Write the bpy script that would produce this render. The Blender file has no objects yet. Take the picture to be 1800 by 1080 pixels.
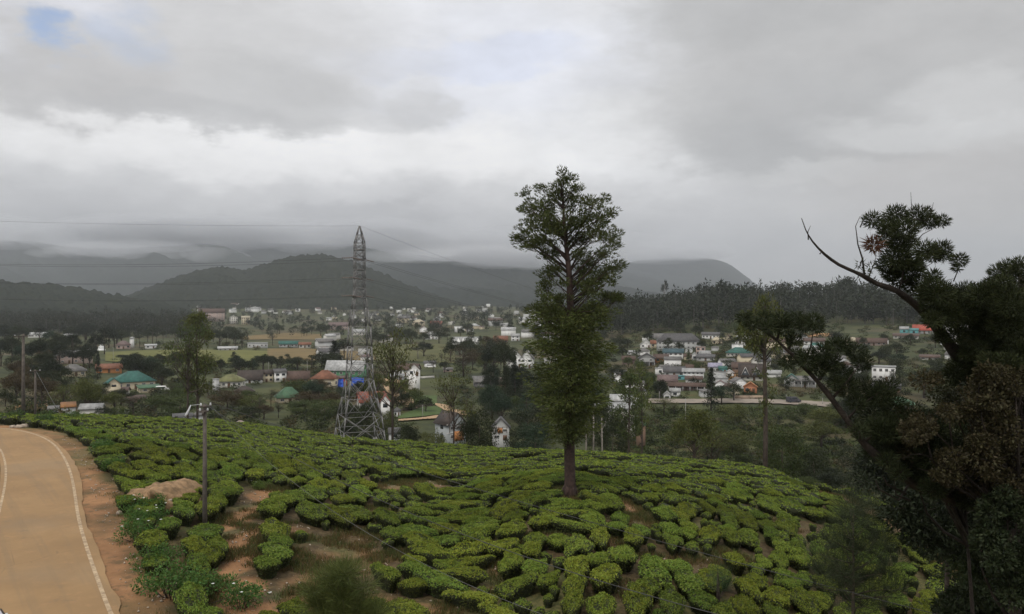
import bpy, math, random
import numpy as np
from mathutils import Vector, Matrix
R = math.radians
sc = bpy.context.scene
C = sc.collection

# ------------------------------------------------------------------ camera
cam_d = bpy.data.cameras.new('camera')
cam_d.lens = 28.0; cam_d.sensor_width = 36.0; cam_d.sensor_fit = 'HORIZONTAL'
cam_d.clip_start = 0.3; cam_d.clip_end = 40000
cam = bpy.data.objects.new('camera', cam_d); C.objects.link(cam)
cam.location = (0, 0, 0); cam.rotation_euler = (R(90), 0, 0)
sc.camera = cam
F = 1400.0                                   # focal length in pixels of the 1800 px wide photograph

# ------------------------------------------------------------------ render, exposure
sc.render.engine = 'CYCLES'
sc.view_settings.view_transform = 'Standard'
sc.view_settings.look = 'None'
sc.view_settings.exposure = 0.0
sc.view_settings.gamma = 1.0
sc.view_settings.use_curve_mapping = False
cy = sc.cycles
cy.use_denoising = True
cy.max_bounces = 5; cy.diffuse_bounces = 3; cy.glossy_bounces = 2
cy.transmission_bounces = 3; cy.volume_bounces = 1; cy.transparent_max_bounces = 4
cy.sample_clamp_indirect = 4.0

# ------------------------------------------------------------------ sun and sky
SUN_EL, SUN_AZ = 56.0, 205.0                 # azimuth from +Y clockwise: behind the camera, a little left
sun_d = bpy.data.lights.new('sun', 'SUN')
sun_d.energy = 1.45; sun_d.angle = R(12); sun_d.color = (1.0, 0.95, 0.87)
sun = bpy.data.objects.new('sun', sun_d); C.objects.link(sun)
sdir = Vector((math.sin(R(SUN_AZ)) * math.cos(R(SUN_EL)), math.cos(R(SUN_AZ)) * math.cos(R(SUN_EL)), math.sin(R(SUN_EL))))
sun.rotation_euler = sdir.to_track_quat('Z', 'Y').to_euler()
sun.location = (0, -40, 120)

world = bpy.data.worlds.new('World'); sc.world = world
world.use_nodes = True
wt = world.node_tree; wt.nodes.clear()

class N:
    """a tiny node-building helper: N(tree) makes math / mix / noise nodes and links them"""
    def __init__(s, tree): s.t = tree
    def put(s, sock, v):
        if isinstance(v, bpy.types.NodeSocket): s.t.links.new(v, sock)
        elif v is not None: sock.default_value = v
    def node(s, typ, **kw):
        n = s.t.nodes.new(typ)
        for k, v in kw.items(): setattr(n, k, v)
        return n
    def m(s, op, a, b=None, c=None, clamp=False):
        n = s.node('ShaderNodeMath', operation=op); n.use_clamp = clamp
        s.put(n.inputs[0], a); s.put(n.inputs[1], b)
        if c is not None: s.put(n.inputs[2], c)
        return n.outputs[0]
    def mix(s, f, a, b, blend='MIX'):
        n = s.node('ShaderNodeMix', data_type='RGBA', blend_type=blend)
        s.put(n.inputs['Factor'], f); s.put(n.inputs[6], a); s.put(n.inputs[7], b)
        return n.outputs[2]
    def noise(s, vec, scale, detail=4, rough=.55, dist=0, out='Fac'):
        n = s.node('ShaderNodeTexNoise')
        s.put(n.inputs['Vector'], vec); n.inputs['Scale'].default_value = scale
        n.inputs['Detail'].default_value = detail; n.inputs['Roughness'].default_value = rough
        n.inputs['Distortion'].default_value = dist
        return n.outputs[out]
    def smooth(s, v, lo, hi, a=0., b=1.):
        n = s.node('ShaderNodeMapRange', interpolation_type='SMOOTHSTEP')
        s.put(n.inputs[0], v)
        for i, q in enumerate((lo, hi, a, b)): s.put(n.inputs[1 + i], q)
        return n.outputs[0]
    def ramp(s, v, stops):
        n = s.node('ShaderNodeValToRGB'); s.put(n.inputs[0], v)
        e = n.color_ramp.elements
        while len(e) < len(stops): e.new(.5)
        for q, (p, c) in zip(e, stops): q.position = p; q.color = (*c, 1)
        return n.outputs[0]
    def vscale(s, v, sx, sy, sz):
        n = s.node('ShaderNodeVectorMath', operation='MULTIPLY'); s.put(n.inputs[0], v); n.inputs[1].default_value = (sx, sy, sz)
        return n.outputs[0]

w = N(wt)
tc = w.node('ShaderNodeTexCoord').outputs['Generated']
sx = w.node('ShaderNodeSeparateXYZ'); wt.links.new(tc, sx.inputs[0])
hyp = w.m('SQRT', w.m('ADD', w.m('MULTIPLY', sx.outputs[0], sx.outputs[0]), w.m('MULTIPLY', sx.outputs[1], sx.outputs[1])))
az0 = w.m('ARCTAN2', sx.outputs[0], sx.outputs[1])
el0 = w.m('ARCTAN2', sx.outputs[2], hyp)
stretch = w.vscale(tc, 1.0, 1.0, 2.2)
wn = w.node('ShaderNodeSeparateXYZ')
wt.links.new(w.noise(stretch, 3.2, 7, .58, out='Color'), wn.inputs[0])
wf = w.node('ShaderNodeSeparateXYZ')
wt.links.new(w.noise(stretch, 11.0, 6, .6, out='Color'), wf.inputs[0])
az = w.m('ADD', az0, w.m('ADD', w.m('MULTIPLY_ADD', wn.outputs[0], .22, -.11), w.m('MULTIPLY_ADD', wf.outputs[0], .11, -.055)))
el = w.m('ADD', el0, w.m('ADD', w.m('MULTIPLY_ADD', wn.outputs[1], .12, -.06), w.m('MULTIPLY_ADD', wf.outputs[1], .07, -.035)))
fine = w.m('MULTIPLY_ADD', w.noise(stretch, 4.0, 10, .64), .6, w.m('MULTIPLY', w.noise(stretch, 13.0, 8, .62), .4))
def blob(px, py, rx, ry, lo=1.32, hi=.58):
    """soft-edged elliptical cloud mass centred on the azimuth and elevation of photo pixel (px, py)"""
    a = math.atan((px - 900) / F); e = math.atan((540 - py) / F * math.cos(a))
    da = w.m('MULTIPLY_ADD', az, F / rx, -a * F / rx); de = w.m('MULTIPLY_ADD', el, F / ry, -e * F / ry)
    r = w.m('SQRT', w.m('ADD', w.m('MULTIPLY', da, da), w.m('MULTIPLY', de, de)))
    return w.smooth(r, hi, lo, 1., 0.)
# overcast luminance by elevation (radiance / 0.1), then cloud masses
base = w.ramp(w.m('MULTIPLY_ADD', el, 1.0, 0.0, clamp=True), [
    (0.0, (.31, .31, .322)), (.07, (.365, .365, .374)), (.115, (.445, .445, .453)), (.165, (.57, .57, .576)), (.21, (.69, .688, .69)),
    (.27, (.66, .662, .675)), (.36, (.58, .583, .60)), (.6, (.60, .60, .605)), (1.0, (.70, .70, .70))])
col = base
def over(f, c, amount=1.0):
    global col
    col = w.mix(w.m('MULTIPLY', f, amount), col, (*c, 1))
over(blob(830, 130, 330, 95), (.60, .615, .67), .7)
over(blob(800, 105, 230, 26), (.52, .56, .68), .6)
over(blob(560, 265, 700, 60), (.75, .745, .745), .6)
over(blob(1120, 250, 180, 90), (.70, .705, .715), .6)
over(blob(320, 60, 420, 90), (.46, .456, .456), .8)
over(blob(60, 60, 160, 60), (.55, .56, .61), .8)
over(blob(330, 150, 340, 66), (.41, .405, .403), .8)
over(blob(140, 160, 200, 50), (.39, .382, .38), .7)
over(blob(480, 160, 160, 70), (.40, .40, .402), .7)
over(blob(330, 205, 240, 26), (.36, .36, .364), .6)
over(blob(760, 185, 75, 40), (.47, .47, .475), .75)
over(blob(680, 215, 70, 22), (.50, .50, .505), .6)
over(blob(1560, 120, 430, 190), (.365, .362, .36), .95)
over(blob(1280, 30, 220, 60), (.35, .35, .35), .8)
over(blob(1420, 240, 230, 110), (.335, .335, .336), .85)
over(blob(1320, 285, 120, 50), (.32, .322, .325), .7)
over(blob(1790, 170, 180, 40), (.50, .50, .50), .5)
over(blob(1620, 235, 190, 30), (.50, .50, .50), .65)
over(blob(1460, 325, 190, 22), (.50, .50, .50), .6)
over(blob(1760, 330, 260, 80), (.38, .368, .363), .8)
over(blob(250, 392, 600, 30), (.34, .34, .348), .15)
over(blob(620, 400, 140, 30), (.29, .29, .30), .45)
bright = w.m('MULTIPLY_ADD', w.m('SUBTRACT', fine, .5), .70, 1.0)
vm = w.node('ShaderNodeVectorMath', operation='SCALE'); wt.links.new(col, vm.inputs[0])
wt.links.new(w.m('MULTIPLY', bright, 14.2), vm.inputs['Scale'])
cloud = vm.outputs[0]
sky = w.node('ShaderNodeTexSky', sky_type='NISHITA')
sky.sun_disc = False; sky.sun_elevation = R(SUN_EL); sky.sun_rotation = R(SUN_AZ)
sky.altitude = 1850; sky.air_density = 1.0; sky.dust_density = 1.0
gap = w.m('MAXIMUM', w.m('MULTIPLY', blob(108, 84, 40, 23, 1.35, .1), .75), w.m('MULTIPLY', blob(215, 70, 60, 34, 1.4, .2), .28))
full = w.mix(gap, cloud, w.vscale(sky.outputs[0], 1.7, 1.75, 1.8))
# below the horizon the world goes on as dim hazy land
down = w.smooth(el0, -.03, .0, 0., 1.)
full = w.mix(down, (1.6, 1.6, 1.55, 1), full)
bg = w.node('ShaderNodeBackground'); bg.inputs['Strength'].default_value = 0.1
wt.links.new(full, bg.inputs[0])
wo = w.node('ShaderNodeOutputWorld'); wt.links.new(bg.outputs[0], wo.inputs[0])

# ------------------------------------------------------------------ small maths
rng = np.random.default_rng(7)
rnd = random.Random(11)
def vnoise(x, y, seed=0):
    """smooth 2-D value noise in -1..1, vectorised"""
    x = np.asarray(x, float); y = np.asarray(y, float)
    xi = np.floor(x).astype(np.int64); yi = np.floor(y).astype(np.int64)
    fx = x - xi; fy = y - yi
    fx = fx * fx * (3 - 2 * fx); fy = fy * fy * (3 - 2 * fy)
    def hsh(a, b):
        n = (a * 374761393 + b * 668265263 + seed * 974711) & 0x7fffffff
        n = ((n ^ (n >> 13)) * 1274126177) & 0x7fffffff
        return ((n ^ (n >> 16)) & 0xffff) / 32767.5 - 1
    a = hsh(xi, yi); b = hsh(xi + 1, yi); c = hsh(xi, yi + 1); d = hsh(xi + 1, yi + 1)
    return (a * (1 - fx) + b * fx) * (1 - fy) + (c * (1 - fx) + d * fx) * fy
def fbm(x, y, octv=4, seed=0, gain=.5):
    s = 0; a = 1; t = 0
    for i in range(octv):
        s = s + a * vnoise(x, y, seed + i * 17); t += a
        x = x * 2.03 + 11.3; y = y * 2.03 + 5.7; a *= gain
    return s / t
def smoothstep(e0, e1, x):
    t = np.clip((np.asarray(x, float) - e0) / (e1 - e0), 0, 1)
    return t * t * (3 - 2 * t)
def X(px, d): return (px - 900) / F * d
def Z(py, d): return (540 - py) / F * d
def P3(px, py, d): return Vector((X(px, d), d, Z(py, d)))

# ------------------------------------------------------------------ object helpers
def tag(o, label=None, cat=None, group=None, kind=None):
    if label: o['label'] = label
    if cat: o['category'] = cat
    if group: o['group'] = group
    if kind: o['kind'] = kind
    return o
def mesh_np(name, V, faces, mats, fmat=None, smooth=True):
    """mesh from an (N,3) array and a list of (M,k) index arrays"""
    me = bpy.data.meshes.new(name)
    V = np.asarray(V, np.float32)
    faces = [np.asarray(f, np.int32) for f in faces if len(f)]
    tot = sum(f.size for f in faces); npoly = sum(len(f) for f in faces)
    me.vertices.add(len(V)); me.vertices.foreach_set('co', V.ravel())
    me.loops.add(tot); me.polygons.add(npoly)
    me.loops.foreach_set('vertex_index', np.concatenate([f.ravel() for f in faces]))
    counts = np.concatenate([np.full(len(f), f.shape[1], np.int32) for f in faces])
    starts = np.concatenate([[0], np.cumsum(counts)[:-1]]).astype(np.int32)
    me.polygons.foreach_set('loop_start', starts)
    for m_ in (mats if isinstance(mats, (list, tuple)) else [mats]): me.materials.append(m_)
    if fmat is not None: me.polygons.foreach_set('material_index', np.asarray(fmat, np.int32))
    if smooth: me.polygons.foreach_set('use_smooth', np.ones(npoly, bool))
    me.update(calc_edges=True)
    return me
def obj(name, me, parent=None, loc=None, rotz=0, scale=None, color=None):
    o = bpy.data.objects.new(name, me); C.objects.link(o)
    if parent: o.parent = parent
    if loc is not None: o.location = loc
    if rotz: o.rotation_euler = (0, 0, rotz)
    if scale is not None: o.scale = scale if isinstance(scale, (tuple, list)) else (scale,) * 3
    if color is not None: o.color = (*color, 1)
    return o
def thing(name, label, cat, loc=(0, 0, 0), rotz=0, group=None, scale=None):
    o = bpy.data.objects.new(name, None); C.objects.link(o)
    o.empty_display_size = .3
    o.location = loc; o.rotation_euler = (0, 0, rotz)
    if scale is not None: o.scale = scale if isinstance(scale, (tuple, list)) else (scale,) * 3
    return tag(o, label, cat, group)
class MB:
    """collects shapes (boxes, tubes, prisms, quads) and links them as ONE mesh"""
    def __init__(s): s.v = []; s.f = []; s.n = 0
    def add(s, V, faces):
        V = np.asarray(V, float); s.v.append(V)
        for f in faces: s.f.append(np.asarray(f, np.int32) + s.n)
        s.n += len(V)
    def box(s, c, size, rot=None):
        h = np.array(size) / 2
        V = np.array([[x, y, z] for x in (-1, 1) for y in (-1, 1) for z in (-1, 1)], float) * h
        if rot is not None: V = V @ np.array(rot).T
        s.add(V + np.array(c), [np.array([[0, 1, 3, 2], [4, 6, 7, 5], [0, 4, 5, 1], [2, 3, 7, 6], [0, 2, 6, 4], [1, 5, 7, 3]])])
    def bar(s, a, b, wd, ht=None):
        """a box-section bar from a to b"""
        a = Vector(a); b = Vector(b); d = (b - a); L = d.length
        q = d.to_track_quat('Z', 'Y').to_matrix()
        s.box(tuple((a + b) / 2), (wd, ht or wd, L), [list(r) for r in q])
    def tube(s, pts, rad, seg=6):
        pts = np.asarray(pts, float); n = len(pts)
        rad = np.full(n, rad) if np.isscalar(rad) else np.asarray(rad, float)
        T = np.gradient(pts, axis=0); T /= np.linalg.norm(T, axis=1)[:, None] + 1e-9
        ref = np.array([.13, .21, .97]) if abs(T[0][2]) < .85 else np.array([.97, .2, .1])
        A = np.cross(T, ref); A /= np.linalg.norm(A, axis=1)[:, None] + 1e-9
        B = np.cross(T, A)
        th = np.arange(seg) / seg * 2 * math.pi
        V = pts[:, None, :] + rad[:, None, None] * (np.cos(th)[None, :, None] * A[:, None, :] + np.sin(th)[None, :, None] * B[:, None, :])
        i = np.arange(n - 1)[:, None] * seg; j = np.arange(seg)[None, :]
        q = np.stack([i + j, i + (j + 1) % seg, i + seg + (j + 1) % seg, i + seg + j], -1).reshape(-1, 4)
        s.add(V.reshape(-1, 3), [q, [np.arange(seg)[::-1]], [np.arange(seg) + (n - 1) * seg]])
    def poly(s, V): s.add(V, [[list(range(len(V)))]])
    def mesh(s, name, mats, smooth=False):
        by = {}
        for f in s.f: by.setdefault(f.shape[1], []).append(f)
        return mesh_np(name, np.concatenate(s.v), [np.concatenate(x) for x in by.values()], mats, smooth=smooth)
    def build(s, name, mats, parent=None, smooth=False, **kw):
        return obj(name, s.mesh(name, mats, smooth), parent, **kw)

# ------------------------------------------------------------------ materials
def material(name, rough=.8):
    m_ = bpy.data.materials.new(name); m_.use_nodes = True
    t = m_.node_tree; t.nodes.clear(); n = N(t)
    b = n.node('ShaderNodeBsdfPrincipled'); b.inputs['Roughness'].default_value = rough
    b.inputs['Specular IOR Level'].default_value = .3
    o = n.node('ShaderNodeOutputMaterial'); t.links.new(b.outputs[0], o.inputs[0])
    return m_, n, b, o
def simple(name, c, rough=.8, var=.25, scale=2.0, metal=0, bump=0., c2=None, coord='Object', tint=False):
    """base colour with procedural noise variation and a little relief"""
    m_, n, b, o = material(name, rough)
    v = n.node('ShaderNodeTexCoord').outputs[coord]
    f = n.noise(v, scale, 6, .65)
    c = tuple(c); d2 = c2 or tuple(q * (1 - var) for q in c); l2 = tuple(min(1, q * (1 + var)) for q in c)
    col_ = n.mix(n.smooth(f, .3, .7), (*d2, 1), (*l2, 1))
    if tint:
        oi = n.node('ShaderNodeObjectInfo').outputs['Color']
        col_ = n.mix(1.0, col_, oi, 'MULTIPLY')
    n.put(b.inputs['Base Color'], col_); b.inputs['Metallic'].default_value = metal
    if bump:
        bp = n.node('ShaderNodeBump'); bp.inputs['Strength'].default_value = bump; bp.inputs['Distance'].default_value = .05
        n.put(bp.inputs['Height'], n.noise(v, scale * 6, 4)); n.put(b.inputs['Normal'], bp.outputs[0])
    return m_
def leaf_material(name, tint=True, c=(.06, .09, .03), trans=.28, spread=.45, rough=.55, spec=.2):
    """leaves: colour varies from leaf to leaf; thin, so some light comes through"""
    m_, n, b, o = material(name, rough)
    b.inputs['Specular IOR Level'].default_value = spec
    g = n.node('ShaderNodeNewGeometry').outputs['Random Per Island']
    k = n.m('MULTIPLY_ADD', g, spread * 2, 1 - spread)
    bc = n.node('ShaderNodeObjectInfo').outputs['Color'] if tint else n.mix(0.0, (*c, 1), (*c, 1))
    vs = n.node('ShaderNodeVectorMath', operation='SCALE'); n.put(vs.inputs[0], bc); n.put(vs.inputs['Scale'], k)
    hs = n.node('ShaderNodeHueSaturation'); n.put(hs.inputs['Color'], vs.outputs[0])
    n.put(hs.inputs['Hue'], n.m('MULTIPLY_ADD', n.m('FRACT', n.m('MULTIPLY', g, 7.3)), .05, .475))
    n.put(b.inputs['Base Color'], hs.outputs[0])
    tr = n.node('ShaderNodeBsdfTranslucent'); n.put(tr.inputs[0], hs.outputs[0])
    mx = n.node('ShaderNodeMixShader'); mx.inputs[0].default_value = trans
    n.t.links.new(b.outputs[0], mx.inputs[1]); n.t.links.new(tr.outputs[0], mx.inputs[2]); n.t.links.new(mx.outputs[0], o.inputs[0])
    return m_
# ------------------------------------------------------------------ the lie of the land
# depth of the ground below eye level, surveyed along lines of sight: {photo column: [(distance, depth), ...]}
COLS = {
 -500: [(25,13),(85,13),(120,15),(200,22),(330,28),(450,30),(650,31),(1000,32),(1500,24),(1900,8),(2300,-8)],
 0:    [(25,13),(36,13),(50,13),(70,13),(85,13),(92,13.2),(100,14.0),(112,15.8),(130,18.5),(200,27),(260,29),(330,30),(450,32),(650,33),(1000,35),(1600,21),(1900,8),(2300,-8)],
 200:  [(25,13),(50,13),(70,13),(85,14),(100,15.2),(120,17),(130,18.3),(150,23),(200,31),(260,33),(330,34),(450,34),(650,34),(1000,35),(1600,22),(1900,6),(2300,-8)],
 400:  [(25,13.2),(36,13.2),(50,13.3),(70,14),(85,15.3),(100,16.6),(120,18.3),(135,19.8),(160,26),(200,32),(260,35),(330,35),(450,35),(650,35),(1000,36),(1600,22),(1900,5),(2300,-8)],
 632:  [(25,13.4),(36,13.7),(50,14.2),(70,15.3),(85,16.8),(100,18.4),(120,20.5),(130,22),(160,30),(200,36),(260,37),(330,36.5),(450,36),(650,36),(1000,37),(1600,23),(1900,7),(2300,-6)],
 800:  [(25,13.7),(36,14),(50,14.6),(70,16.2),(85,17.9),(100,19.4),(115,20.8),(125,22.3),(160,32),(200,38),(260,38.5),(330,38),(450,36),(650,34),(1000,32),(1600,18),(1900,8),(2300,-6)],
 1000: [(25,14.2),(36,14),(50,13.8),(61,14.3),(70,15.2),(85,17.2),(100,19),(112,20.4),(125,24),(160,34),(200,40),(260,42),(330,41),(450,38),(650,33),(800,27),(1000,25),(1600,5),(2300,5)],
 1200: [(25,15),(36,14.5),(50,14.8),(70,16.3),(85,18.2),(95,19.0),(102,19.9),(112,22.3),(125,27),(160,36),(200,42),(230,42.5),(260,41.5),(290,37.5),(310,36.2),(330,36),(450,32),(600,25.5),(650,24),(720,20),(800,14),(950,7),(1200,12),(2300,25)],
 1350: [(25,15.4),(36,15.5),(50,16.2),(70,17.5),(85,18.7),(92,19.1),(98,20.2),(105,22.5),(125,28),(160,36),(200,40.5),(230,41.5),(260,40.5),(290,37.5),(310,36.2),(330,35.6),(450,31),(600,23),(650,21),(720,17),(800,12),(950,5),(1200,12),(2300,25)],
 1500: [(25,16.5),(36,17),(50,17.8),(70,18.3),(80,18.9),(86,20.3),(94,23),(105,26.5),(125,31.5),(160,37),(200,41),(230,41.5),(260,40.5),(290,37.5),(310,36.8),(330,36),(450,30),(590,20),(650,18),(720,15),(800,11),(950,4),(1200,12),(2300,25)],
 1650: [(25,18.5),(36,19),(50,19.2),(60,19.3),(68,19.4),(74,20.7),(84,24),(100,28.5),(125,33),(160,38),(200,41),(260,41),(330,36),(450,29),(580,18),(650,17),(720,14),(800,11),(950,6),(1200,12),(2300,25)],
 1900: [(25,21),(36,21.5),(50,21.7),(60,22.3),(70,24.5),(84,28),(105,32.5),(125,35),(160,38),(200,41),(260,41),(330,36),(450,28),(560,16),(650,16),(720,14),(800,11),(950,8),(1200,14),(2300,25)],
 2400: [(25,23),(36,24),(60,26),(80,30),(125,37),(200,41),(330,36),(450,28),(560,17),(800,14),(1200,16),(2300,25)],
}
_LD = np.linspace(math.log(20), math.log(2300), 420)
_PX = np.linspace(-500, 2400, 581)
def _gauss(n): k = np.exp(-.5 * (np.arange(-3 * n, 3 * n + 1) / n) ** 2); return k / k.sum()
def _smooth(a, n, axis):
    k = _gauss(n); p = len(k) // 2
    return np.apply_along_axis(lambda r: np.convolve(np.pad(r, p, mode='edge'), k, 'valid'), axis, a)
_cp = sorted(COLS)
_tab = np.array([np.interp(_LD, [math.log(d) for d, h in COLS[c]], [h for d, h in COLS[c]]) for c in _cp])
_tab = _smooth(_tab, 4, 1)
_T = np.array([np.interp(_PX, _cp, _tab[:, i]) for i in range(len(_LD))])
_T = _smooth(_T, 9, 1)                                     # rows: distance, columns: photo column
def _lookup(px, d):
    fi = np.clip((np.log(np.maximum(d, 1)) - _LD[0]) / (_LD[1] - _LD[0]), 0, len(_LD) - 1.001)
    fj = np.clip((px - _PX[0]) / (_PX[1] - _PX[0]), 0, len(_PX) - 1.001)
    i = fi.astype(int); j = fj.astype(int); a = fi - i; b = fj - j
    return (_T[i, j] * (1 - a) + _T[i + 1, j] * a) * (1 - b) + (_T[i, j + 1] * (1 - a) + _T[i + 1, j + 1] * a) * b

# the road: right and left edge as world points (distance from the photo at the road's level)
RD = 13.0
def road_pt(px, py): d = RD * F / (py - 540); return (X(px, d), d)
road_R = [(-1.0, 8), (-5.2, 16), (-10.6, 25)] + [road_pt(*q) for q in ((215,1080),(190,1020),(167,960),(151,910),(143,862),(135,830),(123,804),(104,780),(78,766),(44,757),(4,752.5))] + [(-66.5, 87.6), (-80, 88.5), (-110, 88)]
def resample(pts, step):
    pts = np.array(pts, float)
    for _ in range(2):                                      # Chaikin corner cutting
        q = .75 * pts[:-1] + .25 * pts[1:]; r = .25 * pts[:-1] + .75 * pts[1:]
        pts = np.concatenate([pts[:1], np.stack([q, r], 1).reshape(-1, 2), pts[-1:]])
    s = np.concatenate([[0], np.cumsum(np.linalg.norm(np.diff(pts, axis=0), axis=1))])
    t = np.arange(0, s[-1], step)
    return np.stack([np.interp(t, s, pts[:, k]) for k in (0, 1)], 1)
RR = resample(road_R, .8)
RT = np.gradient(RR, axis=0); RT /= np.linalg.norm(RT, axis=1)[:, None]
for _ in range(3): RT = (np.roll(RT, 1, 0) + RT + np.roll(RT, -1, 0)) / 3; RT[0] = RT[1]; RT[-1] = RT[-2]
RN = np.stack([-RT[:, 1], RT[:, 0]], 1)                     # to the left of travel
RW = 5.05
def road_dist(x, y):
    """signed distance to the right road edge: >0 outside on the tea side, 0..-RW on the road"""
    x = np.asarray(x, float); y = np.asarray(y, float)
    sh = x.shape; x = x.ravel(); y = y.ravel(); out = np.full(len(x), 99.)
    m_ = (y < 125) & (x < 25) & (x > -130)
    if m_.any():
        q = np.stack([x[m_], y[m_]], 1); res = np.empty(len(q))
        for s in range(0, len(q), 20000):
            d = q[s:s + 20000, None, :] - RR[None]
            k = (d ** 2).sum(2).argmin(1); dd = d[np.arange(len(k)), k]
            pr_ = -(dd * RN[k]).sum(1); ds_ = np.sqrt((dd ** 2).sum(1)); res[s:s + 20000] = np.where((k < 2) | (ds_ - np.abs(pr_) > 1 + .25 * ds_), 99., pr_)
        out[m_] = res
    return out.reshape(sh)
def H(x, y, relief=True):
    """ground height (eye level = 0)"""
    x = np.asarray(x, float); y = np.asarray(y, float)
    yy = np.maximum(y, 25.)
    z = -_lookup(900 + F * x / yy, yy)
    if relief:
        rd = road_dist(x, y)
        off = smoothstep(.5, 5, rd) + smoothstep(-RW - .5, -RW - 5, rd)
        amp = np.clip(yy * .0035, .1, 1.6)
        lam = np.clip(yy * .10, 5, 60)
        q = np.round(np.log(lam) * 2) / 2                     # fixed wavelength per band, no warping inside it
        z = z + off * amp * .8 * fbm(x / 9.0, y / 9.0, 3, 3) * smoothstep(400, 120, yy) + off * amp * fbm(x / 60, y / 60, 3, 5) * smoothstep(60, 250, yy)
        # road bench: flat at its level
        bench = (1 - smoothstep(.8, 4.5, rd)) * (rd > -RW - 3) * smoothstep(125, 100, yy) if True else 0
        z = z * (1 - bench) + (-RD) * bench
        # low bank on the inner side of the bend
        z = z + smoothstep(-RW - 1.2, -RW - 6, rd) * 1.2 * (y < 125)
    return z
def H1(x, y): return float(H(np.array([x]), np.array([y]))[0])
_dm = np.exp(np.linspace(math.log(26), math.log(2250), 1400))
def ground(px, py, dmin=26):
    """first point of the ground seen at a photo pixel, at least dmin away"""
    x = X(px, _dm); z = H(x, _dm); ray = Z(py, _dm)
    ok = np.where((ray <= z) & (_dm >= dmin))[0]
    k = ok[0] if len(ok) else len(_dm) - 1
    d = float(_dm[k])
    return Vector((X(px, d), d, H1(X(px, d), d)))
def stand(px, d, py=None):
    x = X(px, d); return Vector((x, d, H1(x, d)))

# ------------------------------------------------------------------ ground sheet
def ground_material():
    m_, n, b, o = material('ground', .95)
    g = n.node('ShaderNodeNewGeometry').outputs['Position']
    at = n.node('ShaderNodeVertexColor', layer_name='cover'); sep = n.node('ShaderNodeSeparateColor'); n.put(sep.inputs[0], at.outputs[0])
    n1 = n.noise(g, .35, 6, .65); n2 = n.noise(g, .035, 6, .6); n3 = n.noise(g, 3.0, 4, .7); n4 = n.noise(g, .012, 5, .6)
    soil = n.mix(n.smooth(n1, .35, .7), (.16, .085, .045, 1), (.25, .145, .07, 1))
    litter = n.mix(n.smooth(n3, .35, .7), (.055, .038, .018, 1), (.12, .085, .04, 1))
    litter = n.mix(n.smooth(n1, .52, .72), litter, (.07, .085, .028, 1))
    dirt = n.mix(n.smooth(n1, .3, .7), (.21, .105, .048, 1), (.34, .18, .082, 1))
    dirt = n.mix(n.m('MULTIPLY', n.smooth(n.noise(g, 1.1, 6, .75), .5, .62), .75), dirt, (.105, .072, .034, 1))
    dirt = n.mix(n.smooth(n3, .56, .7), dirt, (.2, .11, .06, 1))
    grassy = n.mix(n.smooth(n3, .35, .65), (.06, .07, .022, 1), (.14, .125, .045, 1))
    # valley: meadow, vegetable plots, scrub, bare earth
    val = n.mix(n.smooth(n2, .38, .6), (.030, .037, .014, 1), (.065, .072, .023, 1))
    val = n.mix(n.smooth(n4, .5, .62), val, (.075, .06, .028, 1))
    val = n.mix(n.m('MULTIPLY', n.smooth(n1, .55, .75), .5), val, (.022, .031, .012, 1))
    val = n.mix(n.m('MULTIPLY', n.smooth(n2, .62, .72), .6), val, (.14, .085, .045, 1))
    cc = n.mix(sep.outputs[0], val, litter)                # R: the tea slope
    cc = n.mix(sep.outputs[1], cc, dirt)                   # G: bare red earth
    cc = n.mix(sep.outputs[2], cc, grassy)                 # B: dry grass
    n.put(b.inputs['Base Color'], cc)
    bp = n.node('ShaderNodeBump'); bp.inputs['Strength'].default_value = .6; bp.inputs['Distance'].default_value = .15
    n.put(bp.inputs['Height'], n.noise(g, 2.2, 6, .7)); n.put(b.inputs['Normal'], bp.outputs[0])
    return m_
# bare patches and paths inside the tea, as (px, py, half-width px, half-height px)
GAPS = [(432,905,26,30),(425,950,26,30),(418,995,27,30),(425,1040,40,30),(440,1075,70,22),(470,872,35,14),(600,975,95,22),(640,1000,60,20),(560,1020,70,26),
        (510,935,40,12),(650,905,40,10),(620,950,45,16),(690,860,46,9),(745,855,42,10),(790,862,30,8),(1105,895,22,16),(1125,922,36,9),(1075,960,16,16),(955,950,42,8),
        (870,1005,14,14),(1180,990,40,8),(1250,1000,46,12),(1290,985,40,9),(640,1060,60,20),(740,1070,60,16),(1100,1035,16,10),(890,1040,26,10),(1460,870,30,5),
        (1000,868,26,8),(1002,880,20,13),(700,812,26,4),(930,808,30,4),(1050,845,24,6),(1190,868,24,5),(1330,905,26,7),(1400,930,22,8),(520,1060,40,20),(1365,1045,22,12),(640,790,40,4)]
_gp = []
for gx, gy, gw, gh in GAPS:
    p = ground(gx, gy); q = ground(gx, gy - gh); r = ground(gx, gy + gh)
    _gp.append((p.x, p.y, gw / F * p.y, max(.5, abs(q.y - r.y) / 2)))
def gapf(x, y):
    """<1 inside a bare patch"""
    x = np.asarray(x, float); y = np.asarray(y, float); best = np.full(x.shape, 9.)
    wob = 1 + .25 * vnoise(x * .9, y * .9, 4)
    for gx, gy, a, b_ in _gp: best = np.minimum(best, np.sqrt(((x - gx) / a) ** 2 + ((y - gy) / b_) ** 2) * wob)
    return best
_gpath = _gp[:6]
def pathf(x, y):
    best = np.full(np.shape(x), 9.)
    for gx, gy, a, b_ in _gpath: best = np.minimum(best, np.sqrt(((x - gx) / a) ** 2 + ((y - gy) / b_) ** 2) * (1 + .2 * vnoise(x * 1.3, y * 1.3, 4)))
    return best
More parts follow.
